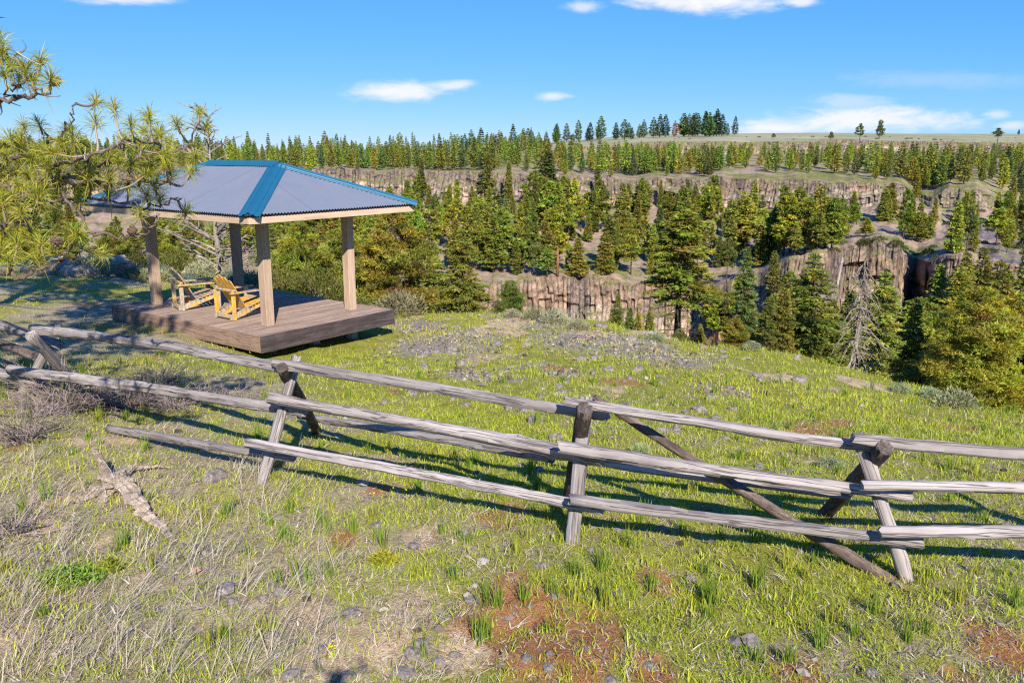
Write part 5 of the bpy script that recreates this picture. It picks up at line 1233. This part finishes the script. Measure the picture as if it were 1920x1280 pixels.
# ------------------------------------------------------------------ the pine whose boughs hang into the picture
TUFT = []
for i in range(5):
    rg = np.random.default_rng(500+i); n = 105; b = Bag(); d = unit(rg.normal(size=(n, 3))+np.array([0, 0, .75])); ln = rg.uniform(.09, .165, n)
    c = np.array([0, 0, 1.])*rg.uniform(-.05, .03, n)[:, None]
    q = unit(np.cross(d, rg.normal(size=(n, 3)))); w = .0023
    mid = c+d*(ln*.5)[:, None]+np.array([0, 0, 1.])*(.012); tip = c+d*ln[:, None]-np.array([0, 0, 1.])*(rg.uniform(0, .03, n))[:, None]
    V = np.stack([c-q*w*.6, c+q*w*.6, mid+q*w, mid-q*w, tip], 1).reshape(-1, 3); k = np.arange(n)*5
    col = np.where(rg.uniform(size=(n, 1)) < .25, np.array([[.46, .38, .06]]), np.array([[.27, .29, .035]]))*rg.uniform(.65, 1.3, (n, 1))
    b.add(V, np.stack([k+3, k+2, k+4], 1), np.stack([k, k+1, k+2, k+3], 1), np.repeat(col, 5, 0)); b.tube([[0, 0, -.08], [0, 0, .03]], [.008, .006], 5, C=(.25, .14, .06), caps=False)
    TUFT.append(b.mesh('needle_tuft', [M['needle']]))
PB = Vector((-6.7, 7.6, 0)); PB.z = gz(PB.x, PB.y)-.1
pine = empty('ponderosa_pine', PB); tag(pine, 'old pine at the picture side, its long-needled boughs reaching in over the pavilion roof', 'tree')
b = Bag(); b.tube([(0, 0, 0), (.1, 0, 2), (.05, .1, 4.5), (.1, .1, 7), (.1, .1, 9.5)], [.24, .2, .15, .1, .03], 12, wob=.04); obj('trunk', b.mesh('pine_trunk', [M['bark']], True, False), pine)
rp = random.Random(77); rgp = np.random.default_rng(78)
def smooth_poly(P, k=5):
    P = np.array(P, float); t = np.linspace(0, 1, len(P)); tt = np.linspace(0, 1, (len(P)-1)*k+1); Q = np.stack([np.interp(tt, t, P[:, i]) for i in range(3)], 1)
    for _ in range(2): Q[1:-1] = (Q[:-2]+2*Q[1:-1]+Q[2:])/4
    return Q
LIMBS = []
def limb(pts, r0, r1, h0=None):
    P = [np.array(at_y(*q))-np.array(PB) for q in pts]
    if h0 is not None: P = [np.array([.05, .05, h0])]+P
    P = smooth_poly(P); P[1:-1] += rgp.normal(0, .018, (len(P)-2, 3)); b = Bag(); b.tube(P, np.linspace(r0*.62, r1*.9, len(P)), 7, wob=.06); obj('limb', b.mesh('pine_limb', [M['limb']], True, False), pine); LIMBS.append(P); return P
limb([(-260, 470, 7.2), (-60, 420, 6.9), (20, 385, 6.7), (70, 352, 6.6), (125, 338, 6.6), (200, 352, 6.7), (262, 338, 6.8), (330, 348, 7.0)], .075, .012, 1.9)
limb([(70, 352, 6.6), (100, 312, 6.5), (150, 300, 6.4), (215, 277, 6.5), (262, 262, 6.6), (300, 272, 6.7)], .03, .008)
limb([(125, 338, 6.6), (180, 312, 6.8), (230, 302, 7.0), (280, 292, 7.1), (330, 284, 7.2), (352, 268, 7.2), (372, 232, 7.2)], .032, .007)
limb([(-200, 560, 6.6), (-60, 500, 6.3), (0, 506, 6.1), (35, 518, 6.0), (75, 505, 6.0), (112, 490, 6.0), (126, 470, 6.0), (130, 452, 6.0)], .04, .009, 1.1)
limb([(100, 345, 6.6), (140, 390, 6.6), (175, 436, 6.6), (215, 446, 6.6), (255, 440, 6.7), (285, 428, 6.8), (300, 402, 6.8)], .026, .007)
limb([(-240, 330, 7.4), (-60, 330, 7.0), (0, 300, 6.8), (45, 300, 6.7), (78, 268, 6.7), (118, 256, 6.7), (135, 225, 6.7), (142, 194, 6.7)], .045, .006, 2.6)
limb([(-60, 330, 7.0), (0, 345, 6.9), (60, 372, 6.9), (130, 376, 6.9), (200, 372, 7.0), (250, 385, 7.1), (300, 388, 7.2), (340, 372, 7.2)], .03, .007)
limb([(-60, 440, 6.6), (0, 425, 6.4), (40, 418, 6.3), (62, 400, 6.3), (70, 385, 6.3)], .022, .007)
limb([(-250, 260, 6.7), (-60, 205, 6.4), (0, 193, 6.2), (35, 184, 6.2), (65, 172, 6.2), (92, 168, 6.2), (100, 152, 6.2)], .035, .008, 3.4)
limb([(0, 193, 6.2), (12, 172, 6.2), (40, 160, 6.2), (55, 150, 6.2)], .016, .007)
limb([(-120, 150, 6.6), (-30, 120, 6.3), (20, 112, 6.2), (34, 102, 6.2)], .02, .005)
ALLP = np.concatenate(LIMBS)
TIPS = [(179, 192), (215, 206), (75, 237), (280, 225), (246, 239), (333, 237), (372, 215), (386, 239), (179, 233), (138, 261), (321, 269), (366, 294), (300, 261), (264, 273), (232, 269), (158, 286), (118, 269), (89, 318), (53, 330), (12, 294), (8, 318), (69, 371), (130, 440), (73, 489), (32, 460), (77, 460), (8, 428), (264, 403), (292, 350), (300, 375), (349, 399), (260, 342), (219, 302), (183, 314), (244, 314), (284, 314), (309, 306), (203, 363), (171, 350), (138, 342), (114, 363), (357, 322), (41, 273), (24, 375), (102, 407), (75, 116), (22, 126), (35, 150), (60, 152), (8, 140), (95, 152), (45, 128), (0, 78), (4, 100),
        (15, 345), (40, 350), (95, 290), (145, 318), (165, 330), (60, 300), (30, 320), (150, 380), (240, 350), (320, 330), (20, 265), (60, 440), (0, 470), (15, 490), (110, 330), (205, 335), (275, 370), (40, 400)]
twb = Bag()
def place_tuft(T, dirv, s=1.0):
    o = obj('needle_tuft', rp.choice(TUFT), pine, T); o.rotation_mode = 'QUATERNION'; o.rotation_quaternion = Vector(dirv).to_track_quat('Z', 'Y') @ Quaternion((0, 0, 1), rp.uniform(0, 6.28)); o.scale = (s,)*3; return o
for i, (px, py) in enumerate(TIPS):
    # the nearest limb point as seen, then a twig that curves up to the tuft
    Pw = ALLP+np.array(PB); qx, qy = to_pix(Pw[:, 0], Pw[:, 1], Pw[:, 2]); dd = np.hypot(qx-px, (qy-py)*1.0-12); j = int(np.argmin(dd)); y = Pw[j, 1]+rp.uniform(-.25, .25)
    T = np.array(at_y(px, py, y))-np.array(PB); A = ALLP[j]
    v = T-A; l = np.linalg.norm(v)+1e-6
    m1 = A+v*.35+np.array([0, 0, -.12])*l+rgp.normal(0, .03*l, 3); m2 = A+v*.75+np.array([0, 0, -.10])*l+rgp.normal(0, .02*l, 3)
    P = smooth_poly([A, m1, m2, T], 4); twb.tube(P, np.linspace(.011, .006, len(P)), 5, C=np.array([.20, .155, .12])*rp.uniform(.7, 1.5), caps=False, wob=.08)
    place_tuft(T, P[-1]-P[-3]+np.array([0, 0, .02]), rp.uniform(.82, 1.12))
# extra short side tufts on the inner boughs
for i in range(70):
    j = rp.randrange(len(ALLP)); A = ALLP[j]; qx, qy = to_pix(*(A+np.array(PB)))
    if not -80 < qx < 300 or qy < 255 or qy > 470 or (qx > 140 and qy > 362): continue
    v = unit(rgp.normal(size=3)+np.array([0, 0, .9]))*rp.uniform(.12, .3); T = A+v
    P = smooth_poly([A, A+v*.5+np.array([0, 0, -.03]), T], 4); twb.tube(P, np.linspace(.009, .005, len(P)), 5, C=np.array([.20, .155, .12])*rp.uniform(.7, 1.5), caps=False)
    place_tuft(T, v, rp.uniform(.7, 1.0))
# bare twigs
for i in range(60):
    j = rp.randrange(len(ALLP)); A = ALLP[j]; v = unit(rgp.normal(size=3)+np.array([.3, 0, .2]))*rp.uniform(.08, .22)
    twb.tube(smooth_poly([A, A+v*.5+rgp.normal(0, .03, 3), A+v+rgp.normal(0, .03, 3)], 3), [.007, .006, .005, .004, .003, .0025, .002], 4, C=np.array([.26, .22, .19])*rp.uniform(.6, 1.4), caps=False)
tag(obj('twigs', twb.mesh('pine_twigs', [M['twig']], True, True), pine), kind='stuff')
for px, py, y in [(118, 455, 5.97), (104, 156, 6.18), (240, 436, 6.65)]:
    b = Bag(); nn = 12
    t = np.linspace(0, 1, 7); b.tube(np.stack([t*0, t*0, t*.085], 1), .03*np.sin(np.pi*np.clip(t*.9+.08, 0, 1))+.003, 8, C=(.10, .065, .045))
    for k in range(40):
        tt = k/40; a = k*2.4; r = .031*math.sin(math.pi*min(1, tt*.9+.08)); c = np.array([math.cos(a)*r, math.sin(a)*r, tt*.082])
        b.cards(c[None], unit(np.array([[math.cos(a), math.sin(a), .5]])), .016, .016, (.16, .11, .08), rgp)
    o = obj('pine_cone', b.mesh('pine_cone', [M['twig']]), pine, np.array(at_y(px, py, y))-np.array(PB)); o.rotation_euler = (1.2, .4, px)
# the rest of its crown stands outside the picture and throws the dappled shade
b = Bag(); lb = Bag(); rg = np.random.default_rng(91)
for i in range(46):
    h = 2.6+6.6*(i/46); a = i*2.4; l = 2.5*(1-(i/46)*.62)*rg.uniform(.7, 1.1); d = np.array([math.cos(a), math.sin(a), 0])
    s = np.linspace(0, 1, 6)[:, None]; P = np.array([.08, .05, h])+d*l*s+np.array([0, 0, 1.])*(.35*l*s*s-.1*l*s)
    W_ = P+np.array(PB); qx, qy = to_pix(W_[:, 0], W_[:, 1], W_[:, 2])
    if (qx[2:] > -40).any() and (W_[2:, 1] > 1).all() and (qy > -60).any(): P = P[:3] if (qx[:3] < -60).all() else P[:2]
    lb.tube(P, np.linspace(.04, .01, len(P)), 5, caps=False)
    if len(P) < 6: continue
    for k in range(15):
        c = P[rg.integers(2, 6)]+rg.normal(0, .24, 3); m = 30; dd = unit(rg.normal(size=(m, 3))+np.array([0, 0, .5]))
        b.cards(np.repeat(c[None], m, 0), dd, rg.uniform(.14, .24, m), .03, np.array([.2, .24, .035])*rg.uniform(.6, 1.3, (m, 1)), rg)
obj('limb', lb.mesh('upper_limbs', [M['limb']], True, False), pine)
obj('foliage', b.mesh('upper_foliage', [M['needle']]), pine)
sp_ = Vector((-10.6, 11.6, 0)); sp_.z = gz(sp_.x, sp_.y)-.1
SHADE = fir_proto('shade_pine', 231, 11, 2.6, .46, 60, 150, .34, .07, -.05, .0, .4, 'pine', True)
plant(SHADE, sp_, 11, 'tall_pine', 'tall pine standing just outside the picture, shading the grass beyond the first fence jack', wide=1.4)
# ------------------------------------------------------------------ grass
def blades(name, label, X, Y, H, W, lean, C, seed, curl=.35, flat=None):
    """one mesh of many blades: a quad and a tip each"""
    rg = np.random.default_rng(seed); n = len(X); Z = ground(X, Y)-.006
    a = rg.uniform(0, 6.28, n); fx, fy = np.cos(a), np.sin(a)
    la = rg.uniform(0, 6.28, n) if flat is None else rg.normal(flat, .9, n); lx, ly = np.cos(la)*lean, np.sin(la)*lean
    up = np.sqrt(np.clip(1-lean**2, .02, 1)); b0 = np.stack([X, Y, Z], 1); s = np.stack([fx, fy, 0*fx], 1)*W[:, None]*.5
    d = np.stack([lx, ly, up], 1); d2 = unit(d+np.stack([lx, ly, -up*curl*1.4], 1)*rg.uniform(.2, 1.2, (n, 1)))
    m = b0+d*(H*.55)[:, None]; t = m+d2*(H*.45)[:, None]
    t[:, 2] = np.maximum(t[:, 2], Z+.008)
    V = np.stack([b0-s, b0+s, m+s*.8, m-s*.8, t], 1).reshape(-1, 3); k = np.arange(n)*5
    me = mesh(name, V, [np.stack([k+3, k+2, k+4], 1), np.stack([k, k+1, k+2, k+3], 1)], [M['grass']], {'col': np.repeat(C, 5, 0)})
    return tag(obj(name, me), label, 'grass', kind='stuff')
rg = np.random.default_rng(1234)
def in_view(n, y0, y1, pw, margin=240):
    """points over the ground in view, denser near us"""
    y = y0*(y1/y0)**(rg.uniform(0, 1, n)**pw); kx = rg.uniform((-margin-960)/F, (1920+margin-960)/F, n); x = kx*(y*CP+3.2*SP); return x, y
def clumped(x, y, fr, seed, lo=.4, hi=.62): return sst(fbm(x*fr, y*fr, 3, seed), lo, hi)
deckc = lambda x, y: ((x+4.894)*math.cos(YAW)+(y-16)*math.sin(YAW), -(x+4.894)*math.sin(YAW)+(y-16)*math.cos(YAW))
def ok(x, y):
    u, v = deckc(x, y); return (rim_out(x, y) < 6) & ~((u > .0) & (u < WD) & (v > .0) & (v < LN))
# short green grass
n = 620000; x, y = in_view(n, 4.0, 29, .8); sm, pm, gm, nm = masks(x, y)
p = np.clip(nm*1.1, .22, 1)*(1-.9*sm)*(1-.75*pm)*(1-.3*gm)*(.2+.8*clumped(x, y, 2.2, 5))*(.12+.88*clumped(x, y, 10, 6, .42, .62)); kp = (rg.uniform(size=n) < p) & ok(x, y); x, y, nm = x[kp], y[kp], nm[kp]; n = len(x); sc = 1+.07*y
H = (rg.gamma(4, .0088, n)*(.7+.6*nm)+.01)*(1+.025*y); yl_ = fbm(x*.6, y*.6, 3, 77)[:, None]
C = (np.array([[.225, .325, .022]])*(1-yl_)+np.array([[.46, .455, .036]])*yl_)*rg.uniform(.6, 1.35, (n, 1)); br = rg.uniform(size=n) < .16; C[br] = np.array([.42, .35, .20])*rg.uniform(.6, 1.2, (br.sum(), 1))
blades('green_grass', 'short bright green spring grass over the knoll', x, y, H, .0045*sc*rg.uniform(.7, 1.4, n), rg.beta(2, 3, n)*.85, C, 1)
# low carpet close to us
n = 480000; x, y = in_view(n, 4.0, 11.5, .9); sm, pm, gm, nm = masks(x, y)
p = np.clip(nm*1.0+.15, .25, 1)*(1-.85*sm)*(1-.8*pm)*(1-.4*gm)*(.3+.7*clumped(x, y, 3.1, 25))*(.25+.75*clumped(x, y, 14, 26, .38, .6)); kp = (rg.uniform(size=n) < p) & ok(x, y); x, y, nm = x[kp], y[kp], nm[kp]; n = len(x)
yl_ = fbm(x*1.1, y*1.1, 3, 78)[:, None]; C = (np.array([[.215, .335, .022]])*(1-yl_)+np.array([[.455, .465, .036]])*yl_)*rg.uniform(.6, 1.3, (n, 1))
blades('low_grass', 'fine low green grass close to the fence', x, y, rg.gamma(4, .0075, n)+.008, .0042*rg.uniform(.7, 1.3, n)*(1+.03*y), rg.beta(2, 2, n)*.9, C, 6)
# litter: short dead stems and flakes lying everywhere
n = 260000; x, y = in_view(n, 4.0, 16, .95); kp = (rg.uniform(size=n) < (.3+.7*clumped(x, y, 5, 45, .4, .6))*(1-.45*masks(x, y)[3])) & ok(x, y); x, y = x[kp], y[kp]; n = len(x)
C = rg.choice(np.array([[.50, .41, .29], [.38, .31, .25], [.46, .39, .31], [.24, .16, .10], [.58, .52, .43], [.12, .09, .07]]), n)*rg.uniform(.7, 1.25, (n, 1))
blades('grass_litter', 'dead stems and flakes lying on the soil', x, y, rg.gamma(3, .014, n)+.012, rg.uniform(.003, .009, n)*(1+.04*y), np.clip(rg.normal(.95, .05, n), 0, .995), C, 7, .1)
# dry matted straw
n = 340000; x, y = in_view(n, 4.0, 29, 1.0); sm, pm, gm, nm = masks(x, y); k = x/y
wst = np.clip(.12+.62*sst(-k, -.05, .32)*sst(-y, -10.5, -6.5)+.25*sst(-k, .15, .4), 0, 1)
p = np.clip(wst+.06-.12*nm, 0, 1)*(1-.6*sm)*(1-.5*pm)*(1-.3*gm)*(.12+.88*clumped(x, y, 1.6, 15))*(.15+.85*clumped(x, y, 6, 16)); kp = (rg.uniform(size=n) < p) & ok(x, y); x, y = x[kp], y[kp]; n = len(x); sc = 1+.06*y
g = rg.uniform(size=(n, 1)); C = (np.array([[.52, .43, .29]])*g+np.array([[.45, .375, .30]])*(1-g))*rg.uniform(.55, 1.3, (n, 1))
blades('dry_grass', 'pale matted dry grass lying between the green', x, y, rg.gamma(4, .0165, n)+.02, .0034*sc*rg.uniform(.7, 1.3, n), np.clip(rg.normal(.86, .12, n), 0, .99), C, 2, .3, .6)
# tall bunches
n0 = 340; x0, y0 = in_view(n0, 4.3, 15, 1.0, 40); kp = (rg.uniform(size=n0) < .3+.7*masks(x0, y0)[3]) & (rim_out(x0, y0) < 1); x0, y0 = x0[kp], y0[kp]
hand = [on_ground(px, py) for px, py in [(545, 960), (505, 985), (530, 1010), (600, 985), (620, 955), (560, 1085), (580, 1100), (1000, 960), (985, 1010), (1080, 1080), (1075, 1130), (1280, 960), (1450, 900), (1480, 935), (760, 905), (860, 880), (690, 850), (525, 870), (515, 900), (1330, 1160), (1640, 1150), (1800, 1130), (1150, 985), (1210, 965), (600, 690), (640, 670), (620, 665), (660, 655), (580, 670), (1560, 1170), (1700, 1200), (1420, 1100), (900, 830), (1000, 770), (1350, 1010), (1520, 1020), (1850, 1000)]]
x0 = np.concatenate([x0, [q.x for q in hand]]); y0 = np.concatenate([y0, [q.y for q in hand]])
cnt = rg.integers(14, 40, len(x0)); X = np.repeat(x0, cnt); Y = np.repeat(y0, cnt); n = len(X); X = X+rg.normal(0, .022, n); Y = Y+rg.normal(0, .022, n)
hh = np.repeat(rg.uniform(.09, .24, len(x0)), cnt)*rg.uniform(.6, 1.15, n); C = np.repeat(np.where(rg.uniform(size=(len(x0), 1)) < .3, np.array([[.30, .30, .04]]), np.array([[.17, .25, .028]])), cnt, 0)*rg.uniform(.65, 1.3, (n, 1))
blades('bunch_grass', 'taller upright bunches of green grass', X, Y, hh, np.full(n, .0055)*(1+.03*Y), np.clip(np.abs(rg.normal(.12, .14, n)), 0, .8), C, 3, .15)
# long bent stalks in the near dry part
n0 = 150; px = rg.uniform(-20, 620, n0); py = rg.uniform(860, 1279, n0); q = [on_ground(a, b_) for a, b_ in zip(px, py)]; cnt = rg.integers(3, 16, n0); X = np.repeat([a.x for a in q], cnt); Y = np.repeat([a.y for a in q], cnt); n = len(X); X = X+rg.normal(0, .05, n); Y = Y+rg.normal(0, .05, n)
blades('dry_stalks', 'long bent pale grass stalks in the dry part of the meadow', X, Y, rg.uniform(.15, .42, n), np.full(n, .0042), np.clip(rg.normal(.7, .2, n), 0, .97), np.array([[.47, .405, .33]])*rg.uniform(.65, 1.2, (n, 1)), 4, .3, .9)
# low leafy plant in the dry part
def leafy(px, py, R, seed, label, C):
    rg_ = np.random.default_rng(seed); p = on_ground(px, py); n = 900; b = Bag(); r = R*rg_.uniform(0, 1, n)**.6; a = rg_.uniform(0, 6.28, n); c = np.stack([np.cos(a)*r, np.sin(a)*r*.7, rg_.uniform(.0, .07, n)*(1.2-r/R)], 1)
    b.cards(c, unit(rg_.normal(size=(n, 3))*np.array([1, 1, .4])+np.array([0, 0, .7])), rg_.uniform(.02, .05, n), .012, np.array(C)*rg_.uniform(.6, 1.4, (n, 1)), rg_)
    o = obj('leafy_patch', b.mesh('leafy_patch', [M['grass']]), loc=p+Vector((0, 0, .005))); tag(o, label, 'plant')
leafy(130, 1085, .24, 1, 'bright green leafy patch in the dry grass below the root', (.16, .27, .03))
leafy(205, 1068, .08, 2, 'small yellow-green leafy tuft next to the bright patch', (.24, .27, .03))
leafy(720, 1053, .10, 3, 'mossy yellow cushion in front of the fence', (.30, .29, .03))
# tiny yellow flowers
b = Bag()
for px, py in [(608, 842), (610, 846), (765, 938), (760, 946), (1100, 770), (620, 1252), (622, 1258), (626, 1248), (1890, 1048), (1300, 905), (430, 690), (470, 672), (735, 945), (700, 950)]:
    p = np.array(on_ground(px, py))+[0, 0, .12]; m = 7; b.cards(np.repeat(p[None], m, 0)+rg.normal(0, .012, (m, 3)), unit(rg.normal(size=(m, 3))+np.array([0, 0, .6])), .014, .012, (.75, .60, .02), rg)
tag(obj('yellow_flowers', b.mesh('yellow_flowers', [M['grass']])), 'scattered tiny yellow wildflowers', 'flowers', kind='stuff')

# ------------------------------------------------------------------ the camera drone, whose shadow falls at the bottom of the picture
dr = empty('camera_drone', (0, -.16, .02), 0); tag(dr, 'small dark quadcopter hovering over the meadow, seen only by its shadow on the grass', 'drone')
b = Bag(); b.box((-.04, -.08, -.025), (.04, .07, .025), bev=.01); obj('body', b.mesh('drone_body', [M['black']], False, False), dr)
for sx in (-1, 1):
    for sy in (-1, 1):
        b = Bag(); b.tube([[sx*.035, sy*.05, 0], [sx*.13, sy*.11, .01]], [.009, .007], 6); obj('arm', b.mesh('drone_arm', [M['black']], True, False), dr)
        b = Bag(); b.tube([[0, 0, -.01], [0, 0, .022]], [.012, .012], 8); a = random.uniform(0, 3.14); R = np.array([[math.cos(a), -math.sin(a), 0], [math.sin(a), math.cos(a), 0], [0, 0, 1]]); b.box((-.07, -.006, .024), (.07, .006, .026), R); obj('rotor', b.mesh('drone_rotor', [M['black']], False, False), dr, (sx*.13, sy*.11, .01))

# ------------------------------------------------------------------ labels for the many trees, bushes and stones: look, then the nearest landmark
FARMARK = [(700, 350, 'the outer roof corner'), (790, 340, 'the notch in the rim cliff'), (914, 340, 'the tall dark rim fir'), (1027, 340, 'the broad blue-green fir'), (1045, 490, 'the reddish broken trunk'), (1085, 490, 'the wide round-bottomed fir'),
           (1200, 490, 'the shelf row'), (1185, 400, 'the two big olive firs'), (1097, 400, 'the dark scree shadow'), (1268, 500, 'the half-bare old fir'), (1265, 355, 'the rim cliff overhang'), (1490, 380, 'the dark cliff hollow'), (1350, 365, 'the columned cliff start'),
           (1580, 400, 'the columned cliff end'), (1571, 500, 'the waterfall'), (1624, 425, 'the small bright scree fir'), (1705, 420, 'the scree tree group'), (1810, 355, 'the layered rock knob'), (1866, 430, 'the lone rounded pine'), (1788, 430, 'the column-shaped fir'),
           (1605, 590, 'the dead snag'), (1375, 590, 'the dirt track'), (1200, 329, 'the pale clearing'), (1300, 325, 'the tan thickets'), (1822, 640, 'the big golden pine'), (430, 260, 'the dead tree top'), (520, 300, 'the roof ridge'), (300, 420, 'the corner post'), (560, 450, 'the nearest posts'),
           (200, 490, 'the grey outcrop'), (30, 300, 'the overhanging boughs'), (380, 560, 'the chairs'), (1615, 250, 'the two lone skyline pines'), (1335, 235, 'the dense skyline clump'), (1265, 245, 'the rust-brown skyline tree'), (1380, 245, 'the last skyline conifer'), (1100, 255, 'the skyline dip'),
           (962, 250, 'the tall skyline conifer'), (600, 300, 'the pale rim cliff'), (1869, 260, 'the lone plateau pine'), (730, 590, 'the deck end')]
NEARMARK = [(488, 905, 'the second fence jack'), (1068, 1020, 'the third fence jack'), (1708, 1085, 'the fourth fence jack'), (1400, 920, 'the brown brace pole'), (220, 930, 'the forked root'), (635, 1240, 'the cast shadow'), (950, 1150, 'the red soil patch'), (700, 1180, 'the pale bare earth'), (870, 1048, 'the whitish stones'), (1412, 1205, 'the long pinkish stone'),
            (800, 800, 'the second bay rails'), (1380, 820, 'the third bay rails'), (840, 650, 'the first gravel patch'), (1160, 655, 'the broad gravel patch'), (741, 620, 'the outer deck corner'), (1040, 605, 'the whitish sagebrush'), (1497, 712, 'the black-and-white stone'), (1310, 765, 'the lone dark slope stone'), (1268, 650, 'the half-bare old fir'), (1800, 950, 'the last rails'), (1850, 1180, 'the picture corner grass'), (1250, 1250, 'the bottom red soil')]
ORD = ['', 'second ', 'third ', 'fourth ', 'fifth ', 'sixth ', 'seventh ', 'eighth ', 'ninth ', 'tenth ', 'eleventh ', 'twelfth ']
def auto_labels():
    bykind = {}
    for it in AUTO: bykind.setdefault(it[3], []).append(it)
    out = {}
    for kd, L in bykind.items():
        hs = sorted(i[1] for i in L); lo, hi = hs[len(hs)//3], hs[2*len(hs)//3]
        for o, h, tn, _ in L:
            l = o.location; up = h*.4 if kd in ('fir', 'pine', 'conifer') else 0; px, py = to_pix(l.x, l.y, l.z+up)
            marks = NEARMARK if kd == 'stone' else FARMARK
            mx, my, nm = min(marks, key=lambda q: (q[0]-px)**2+((q[1]-py)*1.6)**2)
            dx, dy = px-mx, py-my
            if abs(dx) < 16 or abs(dy)*1.4 > abs(dx): rel = ('in front of' if kd == 'stone' else 'below') if dy > 0 else ('beyond' if kd == 'stone' else 'above')
            else: rel = 'on the pavilion side of' if (dx < 0) == (px > 480) else 'on the far side of'
            sz = 'small' if h < lo else ('large' if h > hi else 'mid-sized')
            out.setdefault(f'{sz} {tn} {kd} {rel} {nm}', []).append((math.hypot(dx, dy), o))
    for lab, L in out.items():
        L.sort(key=lambda q: q[0])
        for i, (_, o) in enumerate(L): o['label'] = ORD[min(i, len(ORD)-1)]+lab
auto_labels()
